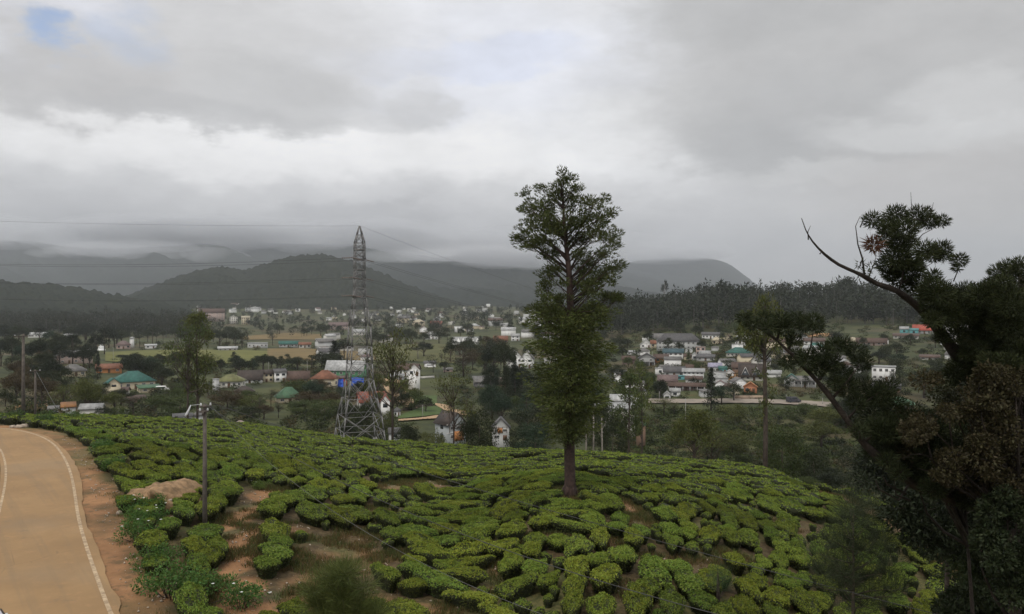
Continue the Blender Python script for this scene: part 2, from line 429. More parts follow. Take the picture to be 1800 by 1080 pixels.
def crest(px):
    """distance at which the tea slope ends, by photo column"""
    return np.interp(px, [-300, 0, 130, 300, 430, 632, 800, 1000, 1200, 1350, 1500, 1650, 1900], [100, 101, 128, 134, 138, 130, 122, 115, 106, 98, 86, 73, 62])
ys = np.concatenate([[-400, -250, -150, -90, -50, -25, -10, 0, 6, 12, 17, 21], np.exp(np.linspace(math.log(24), math.log(150), 170)), np.exp(np.linspace(math.log(152), math.log(2300), 160)), [2700, 3500, 5000, 7500, 11000]])
us = np.concatenate([np.linspace(-3, -.86, 30), np.linspace(-.85, .85, 340), np.linspace(.86, 3, 30)])
wy = np.where(ys < 30, 30 + np.maximum(0, -ys) * .8, ys)
GX = us[None, :] * wy[:, None]; GY = np.repeat(ys[:, None], len(us), 1)
GZ = H(GX, GY) - .02
GZ = GZ - smoothstep(2300, 3500, GY) * 60
rd = road_dist(GX, GY)
pxs = 900 + F * GX / np.maximum(GY, 25)
tea_zone = smoothstep(1.6, 2.6, rd) * smoothstep(6, -6, GY - crest(pxs)) * (GY > 5)
gf = gapf(GX, GY)
shoulder = smoothstep(3.2, 1.4, rd + 1.4 * fbm(GX * .35, GY * .35, 3, 9)) * (rd > -RW - 4) * (GY < 125)
dirtm = np.clip(shoulder * (.55 + .45 * smoothstep(-.25, .3, fbm(GX * .5, GY * .5, 3, 21))) + smoothstep(1.15, .6, pathf(GX, GY)) * .9 + smoothstep(1.0, .45, gf) * (.10 + .62 * smoothstep(-.2, .3, fbm(GX * .4, GY * .4, 2, 33))), 0, 1)
grassm = np.clip(smoothstep(.0, .4, fbm(GX * .22, GY * .22, 3, 41)) * np.clip(tea_zone + shoulder, 0, 1) * .8 + smoothstep(-RW - .8, -RW - 2.5, rd) * (GY < 125) * (rd > -60), 0, 1)
gi = np.arange(len(ys) - 1)[:, None] * len(us) + np.arange(len(us) - 1)[None, :]
gq = np.stack([gi, gi + 1, gi + len(us) + 1, gi + len(us)], -1).reshape(-1, 4)
gm = mesh_np('ground', np.stack([GX, GY, GZ], -1).reshape(-1, 3), [gq], ground_material())
ca = gm.color_attributes.new('cover', 'FLOAT_COLOR', 'POINT')
ca.data.foreach_set('color', np.stack([tea_zone.ravel(), dirtm.ravel(), grassm.ravel() * (1 - .75 * dirtm.ravel()), np.ones(GX.size)], -1).astype(np.float32).ravel())
tag(obj('ground', gm), 'sloping red earth and grass of the hillside and the valley', kind='structure')

# ------------------------------------------------------------------ road
def ribbon(name, off0, off1, lift, mat_, n=8, rows=None, jag=0., **kw):
    RRr, RNr = (RR, RN) if rows is None else (RR[rows], RN[rows])
    t = np.linspace(0, 1, n)
    j = jag * fbm(np.arange(len(RRr)) * .35, np.zeros(len(RRr)), 3, 77) if jag else np.zeros(len(RRr))
    o0 = off0 + j
    offs = o0[:, None] + (off1 - o0)[:, None] * t[None]
    Px = RRr[:, None, 0] + RNr[:, None, 0] * offs; Py = RRr[:, None, 1] + RNr[:, None, 1] * offs
    Pz = np.full(Px.shape, -RD + lift)
    i = np.arange(len(RRr) - 1)[:, None] * n + np.arange(n - 1)[None]
    q = np.stack([i, i + n, i + n + 1, i + 1], -1).reshape(-1, 4)
    return obj(name, mesh_np(name, np.stack([Px, Py, Pz], -1).reshape(-1, 3), [q], mat_))
def road_material():
    m_, n, b, o = material('road_surface', .85)
    g = n.node('ShaderNodeNewGeometry').outputs['Position']
    a = n.noise(g, .22, 5, .6); c_ = n.noise(g, 1.6, 6, .7); f = n.noise(g, 14, 3, .6)
    cc = n.mix(n.smooth(a, .3, .7), (.255, .157, .073, 1), (.32, .20, .094, 1))
    cc = n.mix(n.m('MULTIPLY', n.smooth(c_, .52, .75), .45), cc, (.40, .225, .11, 1))
    cc = n.mix(n.m('MULTIPLY', n.smooth(n.noise(g, .09, 4), .55, .7), .35), cc, (.23, .175, .115, 1))
    cc = n.mix(n.m('MULTIPLY', n.smooth(f, .5, .8), .25), cc, (.19, .125, .07, 1))
    mp = n.node('ShaderNodeMapping'); mp.vector_type = 'TEXTURE'; mp.inputs['Rotation'].default_value = (0, 0, math.atan2(.80, -.60)); n.put(mp.inputs[0], g)
    tr = n.noise(n.vscale(mp.outputs[0], .05, 1.1, 1), 1.0, 4, .6)             # faint wheel tracks along the way
    cc = n.mix(n.m('MULTIPLY', n.smooth(tr, .5, .68), .35), cc, (.19, .135, .08, 1))
    vo = n.node('ShaderNodeTexVoronoi', feature='DISTANCE_TO_EDGE'); vo.inputs['Scale'].default_value = .42
    n.put(vo.inputs['Vector'], n.noise(g, 1.3, 4, .6, out='Color') if False else g)
    crack = n.m('MULTIPLY', n.smooth(vo.outputs['Distance'], .012, .004, 0., 1.), n.smooth(n.noise(g, .3, 3), .52, .62))
    cc = n.mix(n.m('MULTIPLY', crack, .35), cc, (.12, .085, .05, 1))
    cc = n.mix(n.m('MULTIPLY', n.smooth(n.noise(g, .55, 5, .75), .6, .68), .3), cc, (.16, .12, .08, 1))
    n.put(b.inputs['Base Color'], cc)
    bp = n.node('ShaderNodeBump'); bp.inputs['Strength'].default_value = .3; bp.inputs['Distance'].default_value = .02
    n.put(bp.inputs['Height'], n.noise(g, 9, 5)); n.put(b.inputs['Normal'], bp.outputs[0])
    return m_
def line_material():
    m_, n, b, o = material('road_line_paint', .8)
    g = n.node('ShaderNodeNewGeometry').outputs['Position']
    cc = n.mix(n.smooth(n.noise(g, 3.2, 6, .7), .36, .66), (.27, .19, .115, 1), (.52, .39, .25, 1))
    n.put(b.inputs['Base Color'], cc); return m_
ML = line_material()
tag(ribbon('road', 0, RW, .06, road_material(), 8, jag=.25), 'dusty brown tarred road bending left below the viewpoint', kind='structure')
tag(ribbon('road_edge_line', .34, .52, .066, ML, 2), 'worn pale edge line on the tea side of the road', kind='structure')
tag(ribbon('road_edge_line', RW - .42, RW - .27, .066, ML, 2), 'worn pale edge line on the inner side of the bend', kind='structure')

# ------------------------------------------------------------------ hills
def forest_material(name, dark, light, sc_):
    m_, n, b, o = material(name, 1.0)
    b.inputs['Specular IOR Level'].default_value = 0
    g = n.node('ShaderNodeNewGeometry').outputs['Position']
    f = n.noise(g, sc_, 6, .7); f2 = n.noise(g, sc_ * .12, 5, .6)
    cc = n.mix(n.smooth(f, .3, .7), (*dark, 1), (*light, 1))
    cc = n.mix(n.m('MULTIPLY', n.smooth(f2, .45, .65), .55), cc, (dark[0] * 1.2, dark[1] * 1.15, dark[2] * 1.1, 1))
    n.put(b.inputs['Base Color'], cc)
    return m_
def hill(name, label, prof, d0, base_py, d1, mat_, step=3, rows=110, canopy=8, wl=16, spur=.25, pw=.9, seed=1, back=.5, ragged=1.0):
    px = np.arange(prof[0][0], prof[-1][0] + step, step)
    cr = np.interp(px, [p[0] for p in prof], [p[1] for p in prof])
    cr = _smooth(cr[None], max(1, int(12 / step)), 1)[0]
    n = len(px); t = np.linspace(0, 1 + back, rows)[:, None]
    D1 = d1 * (1 + .10 * fbm(px / 230., px * 0, 2, seed))
    d = d0 + (D1[None] - d0) * t
    zb = Z(base_py, d0); zc = Z(cr, D1)
    up = np.minimum(t, 1) ** pw
    sp = fbm(px[None] / 110. + t * 1.2, t * 2.4 + px[None] / 300., 4, seed + 3)
    z = zb + (zc[None] - zb) * np.clip(up + spur * sp * np.sin(np.pi * np.minimum(t, 1)), -.05, 1.0)
    z = np.where(t > 1, zc[None] - (t - 1) * (D1[None] - d0) * .45, z)
    x = X(px[None], d)
    z = z + canopy * ragged * (np.abs(fbm(x / wl, d / wl, 3, seed + 9, .6)) * 1.6 - .5) * smoothstep(0, .1, t)
    i = np.arange(rows - 1)[:, None] * n + np.arange(n - 1)[None]
    q = np.stack([i, i + 1, i + n + 1, i + n], -1).reshape(-1, 4)
    me = mesh_np(name, np.stack([x + 0 * z, d + 0 * z, z], -1).reshape(-1, 3), [q], mat_, smooth=True)
    return tag(obj(name, me), label, kind='structure')
FM1 = forest_material('hill_forest', (.015, .019, .014), (.034, .038, .024), .06)
FM2 = forest_material('mountain_forest', (.017, .021, .018), (.033, .037, .028), .025)
hill('mountain', 'long far mountain range fading into low cloud', [(-300,418),(-80,420),(0,421),(60,424),(100,431),(150,436),(210,437),(270,433),(340,429),(430,424),(520,428),(620,428),(700,440),(760,452),(820,449),(880,444),(960,447),(1040,462),(1110,480),(1200,500),(1280,540)],
     4200, 548, 7600, FM2, step=5, rows=80, canopy=14, wl=60, seed=2, spur=.3)
hill('mountain', 'flat-topped mountain with a steep right end, pale in the haze', [(930,530),(1000,500),(1060,476),(1095,462),(1130,457),(1180,455),(1240,453),(1272,457),(1290,470),(1312,484),(1322,497),(1345,510),(1380,530),(1440,548)],
     7000, 545, 9300, FM2, step=4, rows=60, canopy=12, wl=50, seed=5, spur=.15, pw=.7)
hill('mountain', 'broad misty mountainside behind the town', [(480,540),(540,505),(600,478),(660,463),(720,457),(790,459),(850,462),(920,470),(1000,482),(1080,500),(1180,520),(1280,548)],
     2600, 550, 4600, FM2, step=4, rows=80, canopy=12, wl=40, seed=8, spur=.3)
hill('hill', 'dark wooded hill rising behind the left of the town', [(150,548),(200,530),(250,508),(290,494),(330,481),(372,469),(400,470),(425,477),(450,470),(480,459),(520,449),(560,446),(600,452),(640,466),(690,489),(740,510),(800,530),(850,552)],
     1900, 549, 2700, FM1, step=2.5, rows=130, canopy=10, wl=24, seed=11, spur=.22)
hill('hill', 'low wooded slope at the far left of the valley', [(-500,472),(-400,480),(-150,488),(0,494),(60,497),(110,500),(160,510),(220,522),(280,533),(350,548)],
     1300, 572, 2000, FM1, step=3, rows=110, canopy=9, wl=20, seed=14, spur=.25)

# ------------------------------------------------------------------ haze
def low_cloud():
    """cloud sitting on the far ridges: soft lens-shaped banks of even density"""
    m_ = bpy.data.materials.new('cloud'); m_.use_nodes = True; t = m_.node_tree; t.nodes.clear()
    v = t.nodes.new('ShaderNodeVolumePrincipled'); v.inputs['Color'].default_value = (.96, .97, 1, 1)
    v.inputs['Density'].default_value = .00075; v.inputs['Anisotropy'].default_value = .2
    o = t.nodes.new('ShaderNodeOutputMaterial'); t.links.new(v.outputs[0], o.inputs['Volume'])
    th, ph = np.meshgrid(np.linspace(0, 2 * np.pi, 24, endpoint=False), np.linspace(.02, np.pi - .02, 12), indexing='ij')
    S = np.stack([np.cos(th) * np.sin(ph), np.sin(th) * np.sin(ph), np.cos(ph)], -1).reshape(-1, 3)
    i = np.arange(24)[:, None]; j = np.arange(11)[None]
    q = np.stack([i * 12 + j, i * 12 + j + 1, ((i + 1) % 24) * 12 + j + 1, ((i + 1) % 24) * 12 + j], -1).reshape(-1, 4)
    me = mesh_np('low_cloud', S, [q, [[k * 12 for k in range(24)][::-1]], [[k * 12 + 11 for k in range(24)]]], m_)
    r = np.random.default_rng(17); banks = []
    for (x0, x1, y0, y1, d, n, w0, h0) in ((-40, 480, 396, 424, 6900, 16, 120, 26), (300, 760, 400, 428, 6900, 14, 120, 26), (640, 1080, 418, 446, 6800, 12, 110, 24), (1080, 1300, 434, 452, 8500, 6, 80, 14), (620, 960, 440, 468, 4350, 9, 90, 18), (60, 420, 432, 452, 6200, 8, 70, 14)):
        for _ in range(n):
            banks.append((r.uniform(x0, x1), r.uniform(y0, y1), d * r.uniform(.95, 1.06), w0 * r.uniform(.6, 1.5), h0 * r.uniform(.6, 1.3), 420 * r.uniform(.6, 1.3)))
    for (px, py, d, wpx, hpx, dp) in banks:
        o_ = obj('low_cloud', me, None, P3(px, py, d), 0, (wpx / F * d, dp, hpx / F * d)); o_['kind'] = 'stuff'; o_['label'] = 'bank of low grey cloud lying on the far ridge'
low_cloud()
def haze_box():
    mb = MB(); mb.box((0, 5700, 420), (21000, 12400, 1010))
    m_ = bpy.data.materials.new('haze'); m_.use_nodes = True; t = m_.node_tree; t.nodes.clear()
    v = t.nodes.new('ShaderNodeVolumePrincipled'); v.inputs['Color'].default_value = (.90, .94, 1, 1)
    v.inputs['Density'].default_value = .00009; v.inputs['Anisotropy'].default_value = .55
    o = t.nodes.new('ShaderNodeOutputMaterial'); t.links.new(v.outputs[0], o.inputs['Volume'])
    ob = mb.build('haze', m_); ob['kind'] = 'stuff'; ob['label'] = 'thin grey haze filling the valley'
haze_box()
# ------------------------------------------------------------------ leaves
def unit(n, r=None):
    v = (r or rng).normal(size=(n, 3)); return v / np.linalg.norm(v, axis=1)[:, None]
def leaf_quads(P, D, L, W, r=None, bend=.0, tri=True):
    """one leaf per point P along direction D: a slim triangle, or a rhombus where it shows large"""
    r = r or rng; n = len(P)
    D = D / (np.linalg.norm(D, axis=1)[:, None] + 1e-9)
    S = np.cross(D, unit(n, r)); S /= np.linalg.norm(S, axis=1)[:, None] + 1e-9
    L = (L * (.7 + .6 * r.random(n)))[:, None]; W = (W * (.7 + .6 * r.random(n)))[:, None]
    if tri:
        V = np.stack([P - S * W * .5, P + S * W * .5, P + D * L], 1).reshape(-1, 3)
        return V, np.arange(3 * n).reshape(n, 3)
    mid = P + D * L * .45 + np.array([0, 0, bend]) * L
    V = np.stack([P, mid + S * W * .5, P + D * L, mid - S * W * .5], 1).reshape(-1, 3)
    return V, np.arange(4 * n).reshape(n, 4)

# ------------------------------------------------------------------ tea bushes
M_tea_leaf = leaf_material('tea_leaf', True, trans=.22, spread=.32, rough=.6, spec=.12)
M_tea_old_shaded = leaf_material('old_shaded_tea_leaf', True, trans=.1, spread=.5, rough=.55, spec=.15)
for nd in M_tea_old_shaded.node_tree.nodes:
    if nd.bl_idname == 'ShaderNodeHueSaturation': nd.inputs['Value'].default_value = .26; nd.inputs['Saturation'].default_value = .92  # side leaves: older and darker, plus side shade put into the colour
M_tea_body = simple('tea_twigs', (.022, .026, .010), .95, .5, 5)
TEA = (.176, .232, .037)
def tea_shape(seed, lx, ly, h, nleaf, leaf, nr=7, ns=22, lumps=.16, tri=True):
    """a plucked tea bush: flat top, overhanging sides, dark twiggy inside. Returns verts, faces, material per face"""
    r = np.random.default_rng(seed)
    ph = np.linspace(0, 1, nr)                                   # up the side and over the top
    prof_r = np.interp(ph, [0, .22, .45, .62, .8, .92, 1], [.60, .74, .93, 1.0, .86, .45, .0])
    prof_z = np.interp(ph, [0, .22, .45, .62, .8, .92, 1], [0, .36, .66, .84, .95, .99, 1.])
    th = np.arange(ns) / ns * 2 * np.pi
    o = r.random(2) * 50
    rad = 1 + lumps * 1.5 * fbm(np.cos(th) * 1.4 + o[0], np.sin(th) * 1.4 + o[1], 2, seed)
    def surf(p, t):
        rr = np.interp(p, ph, prof_r); zz = np.interp(p, ph, prof_z)
        k = np.interp(t % (2 * np.pi), np.append(th, 2 * np.pi), np.append(rad, rad[0]))
        x = np.cos(t) * rr * k * lx; y = np.sin(t) * rr * k * ly
        z = zz * h * (1 + lumps * fbm(x * 1.3 + o[0], y * 1.3 + o[1], 3, seed + 1))
        return np.stack([x, y, z], -1)
    Pg, Tg = np.meshgrid(ph, th, indexing='ij')
    V = surf(Pg, Tg).reshape(-1, 3) * np.array([.94, .94, .93])
    i = np.arange(nr - 1)[:, None] * ns; j = np.arange(ns)[None]
    q = np.stack([i + j, i + (j + 1) % ns, i + ns + (j + 1) % ns, i + ns + j], -1).reshape(-1, 4)
    # leaves: area-weighted on the upper shell, thinning out down the sides
    p = np.interp(r.random(nleaf), [0, .15, .5, 1], [.05, .25, .5, .8])
    top = r.random(nleaf) < .52; p = np.where(top, np.interp(.88 * np.sqrt(r.random(nleaf)), [0, .45, .86, .9], [1.0, .92, .80, .78]), p); t = r.random(nleaf) * 2 * np.pi
    A = surf(p, t); B = surf(np.clip(p - .02, 0, 1), t)
    nrm = np.stack([A[:, 0] / lx ** 2, A[:, 1] / ly ** 2, np.maximum(.05, p - .42) * 3.2 / h], -1)
    nrm /= np.linalg.norm(nrm, axis=1)[:, None]
    D = unit(nleaf, r); D = D - .75 * (D * nrm).sum(1)[:, None] * nrm + nrm * .12
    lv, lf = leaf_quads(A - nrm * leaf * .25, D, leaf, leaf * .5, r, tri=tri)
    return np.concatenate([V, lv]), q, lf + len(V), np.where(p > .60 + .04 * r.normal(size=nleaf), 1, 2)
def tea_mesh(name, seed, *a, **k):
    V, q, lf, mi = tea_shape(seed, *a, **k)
    return mesh_np(name, V, [q, lf], [M_tea_body, M_tea_leaf, M_tea_old_shaded], np.r_[np.zeros(len(q)), mi])

# where they stand: elongated along the contour, packed close, none on paths or bare patches
def place_tea():
    n = 90000
    d = np.sqrt(rng.random(n) * (142 ** 2 - 26 ** 2) + 26 ** 2); px = rng.uniform(-60, 1900, n)
    x = X(px, d); y = d
    ok = (d < crest(px) + 3) & (road_dist(x, y) > 2.3 + .6 * vnoise(x * .3, y * .3, 8)) & (gapf(x, y) > 1.15)
    x, y, px, d = x[ok], y[ok], px[ok], d[ok]
    # contour direction of the smooth slope, turned a little by noise
    e = 2.0
    gx_ = (H(x + e, y, False) - H(x - e, y, False)); gy_ = (H(x, y + e, False) - H(x, y - e, False))
    ang = np.arctan2(gx_, -gy_)
    ang = ang + .35 * fbm(x / 14, y / 14, 2, 61)
    left = smoothstep(520, 760, px); ang = ang * 1.0
    size = .5 + .5 * fbm(x / 7, y / 7, 2, 91)                    # clumps of larger and smaller bushes
    lx = np.clip(.40 + 1.05 * size + .85 * rng.random(len(x)) ** 2, .40, 2.0); ly = np.clip(.38 + .30 * size + .22 * rng.random(len(x)), .36, .84)
    ends = np.minimum(gapf(x + np.cos(ang) * lx * .8, y + np.sin(ang) * lx * .8), gapf(x - np.cos(ang) * lx * .8, y - np.sin(ang) * lx * .8)) > 1.0
    sparse = ~ends | (fbm(x / 6, y / 6, 3, 55) < -.33) & (rng.random(len(x)) < .8)
    keep = []; grid = {}; cs = 1.7
    ca_, sa = np.cos(ang), np.sin(ang)
    order = rng.permutation(len(x)); order = order[np.argsort(-lx[order] + rng.random(len(order)) * .8)]
    for k in order:
        if sparse[k]: continue
        ci, cj = int(x[k] // cs), int(y[k] // cs); bad = False
        for a in range(ci - 2, ci + 3):
            for b_ in range(cj - 2, cj + 3):
                for m_ in grid.get((a, b_), ()):
                    dx, dy = x[k] - x[m_], y[k] - y[m_]
                    u = (dx * ca_[k] + dy * sa[k]) / (lx[k] + lx[m_]); v = (-dx * sa[k] + dy * ca_[k]) / (ly[k] + ly[m_])
                    if u * u / .60 + v * v / 1.06 < 1: bad = True; break
                if bad: break
            if bad: break
        if not bad:
            keep.append(k); grid.setdefault((ci, cj), []).append(k)
    # young and stunted bushes in what room is left
    for k in order[::10]:
        if sparse[k] and rnd.random() < .5: continue
        lx[k] = .30 + .22 * rnd.random(); ly[k] = lx[k] * .9
        ci, cj = int(x[k] // cs), int(y[k] // cs); bad = False
        for a in range(ci - 2, ci + 3):
            for b_ in range(cj - 2, cj + 3):
                for m_ in grid.get((a, b_), ()):
                    dx, dy = x[k] - x[m_], y[k] - y[m_]
                    u = (dx * ca_[m_] + dy * sa[m_]) / (lx[k] + lx[m_]); v = (-dx * sa[m_] + dy * ca_[m_]) / (ly[k] + ly[m_])
                    if u * u + v * v < .9: bad = True; break
                if bad: break
            if bad: break
        if not bad: keep.append(k); grid.setdefault((ci, cj), []).append(k)
    keep = np.array(keep)
    return x[keep], y[keep], ang[keep], lx[keep], ly[keep], px[keep]
tx, ty, ta, tlx, tly, tpx = place_tea()
tz = H(tx, ty)
th_ = (.72 + .30 * rng.random(len(tx))) * np.clip(.62 + .30 * tlx, .6, 1.1)
# the 300 that show largest
infr = (tpx > -20) & (tpx < 1640) & (540 + F * (-tz - .3) / ty < 1120)
show = np.where(infr, tlx * th_ / ty ** 2, 0)
near = np.argsort(-show)[:300]
is_near = np.zeros(len(tx), bool); is_near[near] = True
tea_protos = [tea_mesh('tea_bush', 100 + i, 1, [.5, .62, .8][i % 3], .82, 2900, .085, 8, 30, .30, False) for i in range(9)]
def tea_tint(k):
    f = .82 + .3 * fbm(np.array([tx[k] / 9]), np.array([ty[k] / 9]), 2, 71)[0] + rnd.uniform(-.1, .1)
    y_ = rnd.uniform(-.1, .14)
    return (TEA[0] * f * (1 + y_), TEA[1] * f, TEA[2] * f * (1 - y_))
TEA_ZONES = [  # photo-plane boxes of the ground, first match wins: (x0, x1, y0, y1, where)
 (0, 330, 840, 1100, 'at the road side of the clump left of the footpath'), (330, 420, 780, 960, 'at the foot of the lamp pole'), (300, 430, 960, 1100, 'between the leafy roadside weeds and the footpath'),
 (0, 330, 700, 840, 'in the hedge along the road shoulder'), (420, 620, 840, 930, 'just right of the head of the footpath'), (420, 560, 930, 1100, 'right of the lower footpath'),
 (560, 720, 930, 1100, 'around the young olive she-oak'), (330, 620, 700, 840, 'on the slope between lamp pole and pylon'), (620, 800, 840, 930, 'above the bare patch where the cables cross'),
 (720, 900, 930, 1100, 'along the pale sagging cable'), (620, 960, 700, 840, 'on the slope between pylon and tall tree'), (800, 960, 840, 930, 'just left of the foot of the tall tree'),
 (900, 1080, 930, 1100, 'under the thick black cable'), (960, 1120, 700, 930, 'just right of the foot of the tall tree'), (1080, 1240, 930, 1100, 'in the lower middle right of the black cable'),
 (1120, 1300, 700, 930, 'on the upper slope right of the tall tree'), (1240, 1420, 960, 1100, 'near the small dark-green shrub'), (1240, 1420, 700, 960, 'on the slope above the small dark-green shrub'), (1420, 1700, 700, 1100, 'beside the dark feathery she-oak')]
def tea_zone_label(k):
    px, py = tpx[k], 540 + F * (-tz[k]) / ty[k]
    for a, b_, c, d, where in TEA_ZONES:
        if a <= px < b_ and c <= py < d: break
    kind = 'long flat-topped' if tlx[k] > 1.15 else 'small rounded' if tlx[k] < .75 else 'medium clipped'
    return f'{kind} tea bush {where}', f'{kind} tea bushes {where}'
for k in near:
    pi = rnd.randrange(9)
    base_ly = [.5, .62, .8][pi % 3]
    o = obj('tea_bush', tea_protos[pi], None, (tx[k], ty[k], tz[k] - .06), ta[k] + (math.pi if rnd.random() < .5 else 0), (tlx[k] * 1.06, tly[k] * 1.06 / base_ly, th_[k] / .82), tea_tint(k))
    lb, gp_ = tea_zone_label(k)
    tag(o, lb, 'tea bush', gp_)
# the rest as one mass of real bushes
def tea_mass():
    shapes = {}
    for lod, (nl, lf, nr, ns) in {0: (340, .145, 5, 10), 1: (170, .185, 5, 8)}.items():
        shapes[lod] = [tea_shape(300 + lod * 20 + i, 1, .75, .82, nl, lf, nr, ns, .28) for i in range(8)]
    Vs, Fs, Qs, Ms = [], [], [], []; nv = 0
    for k in np.where(~is_near)[0]:
        if ty[k] < 32 or tpx[k] < -40 or tpx[k] > 1850: continue
        V, q, lf, mi = shapes[0 if ty[k] < 66 else 1][rnd.randrange(8)]
        s = np.array([tlx[k] * 1.06, tly[k] * 1.06 / .75, th_[k] / .82]); c_, s_ = math.cos(ta[k]), math.sin(ta[k])
        W = V * s
        W = np.stack([W[:, 0] * c_ - W[:, 1] * s_ + tx[k], W[:, 0] * s_ + W[:, 1] * c_ + ty[k], W[:, 2] + tz[k] - .06], -1)
        Vs.append(W); Qs.append(q + nv); Fs.append(lf + nv); Ms.append(mi); nv += len(V)
    me = mesh_np('tea_bushes', np.concatenate(Vs), [np.concatenate(Qs), np.concatenate(Fs)], [M_tea_body, M_tea_leaf, M_tea_old_shaded], np.r_[np.zeros(sum(map(len, Qs))), np.concatenate(Ms)])
    tag(obj('tea_bushes', me, color=TEA), 'rows of clipped tea bushes covering the rest of the slope', kind='stuff')
    print('TEA', len(tx), 'mass faces', sum(map(len, Fs)))
tea_mass()
# ------------------------------------------------------------------ fields, paths and roads of the valley
def strip_field(name, label, cols, mat_, lift=.35, kind='structure', nx=60, ny=7):
    """a patch of ground between an upper and a lower outline, each given at photo columns, laid on the terrain"""
    cols = sorted(cols); x0, x1 = cols[0][0], cols[-1][0]
    px = np.linspace(x0, x1, nx)
    top = np.interp(px, [c[0] for c in cols], [c[1] for c in cols]); bot = np.interp(px, [c[0] for c in cols], [c[2] for c in cols])
    V = np.empty((nx, ny, 3))
    for i in range(nx):
        a = ground(px[i], top[i], 150); b_ = ground(px[i], bot[i], 150)
        t = np.linspace(0, 1, ny)
        xx = a.x + (b_.x - a.x) * t; yy = a.y + (b_.y - a.y) * t
        V[i, :, 0] = xx; V[i, :, 1] = yy; V[i, :, 2] = H(xx, yy) + lift
    i = np.arange(nx - 1)[:, None] * ny + np.arange(ny - 1)[None]
    q = np.stack([i, i + 1, i + ny + 1, i + ny], -1).reshape(-1, 4)
    return tag(obj(name, mesh_np(name, V.reshape(-1, 3), [q], mat_)), label, kind=kind)
def earth(name, a, b, sc_=.08): return simple(name, tuple((p + q) / 2 for p, q in zip(a, b)), .95, .2, sc_, c2=a, coord='Object')
M_lawn = earth('lawn', (.095, .10, .022), (.135, .125, .032), .05)  # albedo lowered to carry the cloud shadow on the valley
M_dry = earth('dry_field', (.13, .095, .035), (.175, .115, .048), .05)  # the same cloud shadow is put into this colour
M_green = earth('green_field', (.05, .08, .022), (.075, .105, .03), .08)
M_track = earth('dirt_track', (.30, .20, .115), (.38, .27, .16), .15)
M_clay = earth('clay_bank', (.30, .16, .07), (.36, .20, .09), .15)
M_tarmac = earth('pale_road', (.20, .17, .14), (.28, .235, .19), .15)
strip_field('sports_field', 'wide yellow-green playing field at the foot of the trees', [(185,620,636),(250,617,640),(330,616,641),(420,616,640),(470,618,638)], M_lawn)
strip_field('field', 'ochre dry field right of the playing field', [(470,614,632),(520,613,634),(600,617,636),(660,620,634)], M_dry)
strip_field('field', 'thin brown strip of ploughed earth before the dark trees', [(425,592,598),(500,586,597),(565,588,598)], M_dry)
strip_field('field', 'olive meadow behind the slim pylon trees', [(650,610,634),(720,606,636),(800,606,640)], earth('meadow', (.065, .07, .021), (.105, .092, .03), .06))
strip_field('dirt_track', 'straight brown earth track running down beside the red-roofed house', [(668,667,671),(680,667,690),(700,668,708),(715,690,718),(733,712,719)], M_track, nx=40)
strip_field('field', 'green vegetable field right of the earth track', [(713,699,702),(740,697,714),(768,697,712)], M_green)
strip_field('field', 'grassy slope between two pale paths', [(700,733,738),(745,717,734),(792,716,728)], M_green, lift=.4)
strip_field('path', 'pale footpath curving past the green field', [(765,711,714),(785,714,726),(800,722,731),(820,724,733)], M_track, lift=.5)
strip_field('path', 'pale path above the orange-fronted house', [(700,740,743),(740,737,740),(800,728,736)], M_track, lift=.5)
strip_field('road', 'pale road running along the right hillside below the houses', [(1140,703,711),(1200,704,711),(1270,703,711),(1350,704,711),(1420,707,715),(1500,712,721)], M_tarmac, lift=.45)
strip_field('path', 'pale lane on the far right behind the rust-leaved tree', [(1500,712,721),(1560,728,737),(1592,733,742)], M_tarmac, lift=.45)
strip_field('field', 'narrow yellow field above the grey school building', [(1265,592,600),(1330,591,599),(1380,593,599)], M_lawn)
strip_field('clay_bank', 'orange clay bank on the far right terraces', [(1395,588,592),(1430,587,593),(1466,587,592)], M_clay)
strip_field('clay_bank', 'patch of bare orange earth under the steep brown roof', [(1272,657,668),(1300,660,671)], M_clay, nx=16)
strip_field('clay_bank', 'bare orange earth cut behind the white block', [(1615,664,672),(1632,662,678),(1642,668,674)], M_clay, nx=16)
strip_field('clay_bank', 'bare red earth beside the far left poles', [(25,718,734),(60,708,734),(84,712,733)], M_clay, nx=24)

# ------------------------------------------------------------------ lattice pylon
M_steel = simple('galvanised_steel', (.21, .205, .20), .6, .4, 3, metal=.2)
M_wire = simple('cable', (.06, .06, .06), .6, .2, 1)
M_wire_pale = simple('bare_cable', (.30, .30, .30), .45, .2, 1)
M_cable_dull = simple('dull_cable', (.15, .15, .15), .6, .2, 1)
M_glass_ins = simple('insulator', (.16, .12, .10), .3, .2, 2)
TD, TPX, TPY = 122.0, 632.0, 780.0
tb = stand(TPX, TD)
pyl = thing('pylon', 'tall grey steel lattice pylon standing at the far edge of the tea slope', 'pylon', tb, R(24))
_tz = lambda py: (TPY - py) / F * TD + .15
PROF = [(780,6.5),(755,6.0),(730,5.5),(700,4.4),(668,3.45),(640,3.2),(610,3.0),(575,2.75),(545,2.05),(525,1.65),(508,1.5),(491,1.46),(475,1.44),(457,1.43),(440,1.42),(428,1.38),(414,.8),(398,.10)]
def tower_corner(i, k):
    s = PROF[i][1] / 2
    return Vector(((-s, -s), (s, -s), (s, s), (-s, s))[k] + (_tz(PROF[i][0]),))
for k in range(4):
    mb = MB()
    for i in range(len(PROF) - 1): mb.bar(tower_corner(i, k), tower_corner(i + 1, k), .15 if i < 9 else .12)
    mb.build('leg', M_steel, pyl)
    mb = MB(); mb.box(tower_corner(0, k) + Vector((0, 0, -.2)), (.6, .6, .7)); mb.build('footing', simple('concrete', (.32, .31, .29), .9, .2, 3) if k == 0 else bpy.data.materials['concrete'], pyl)
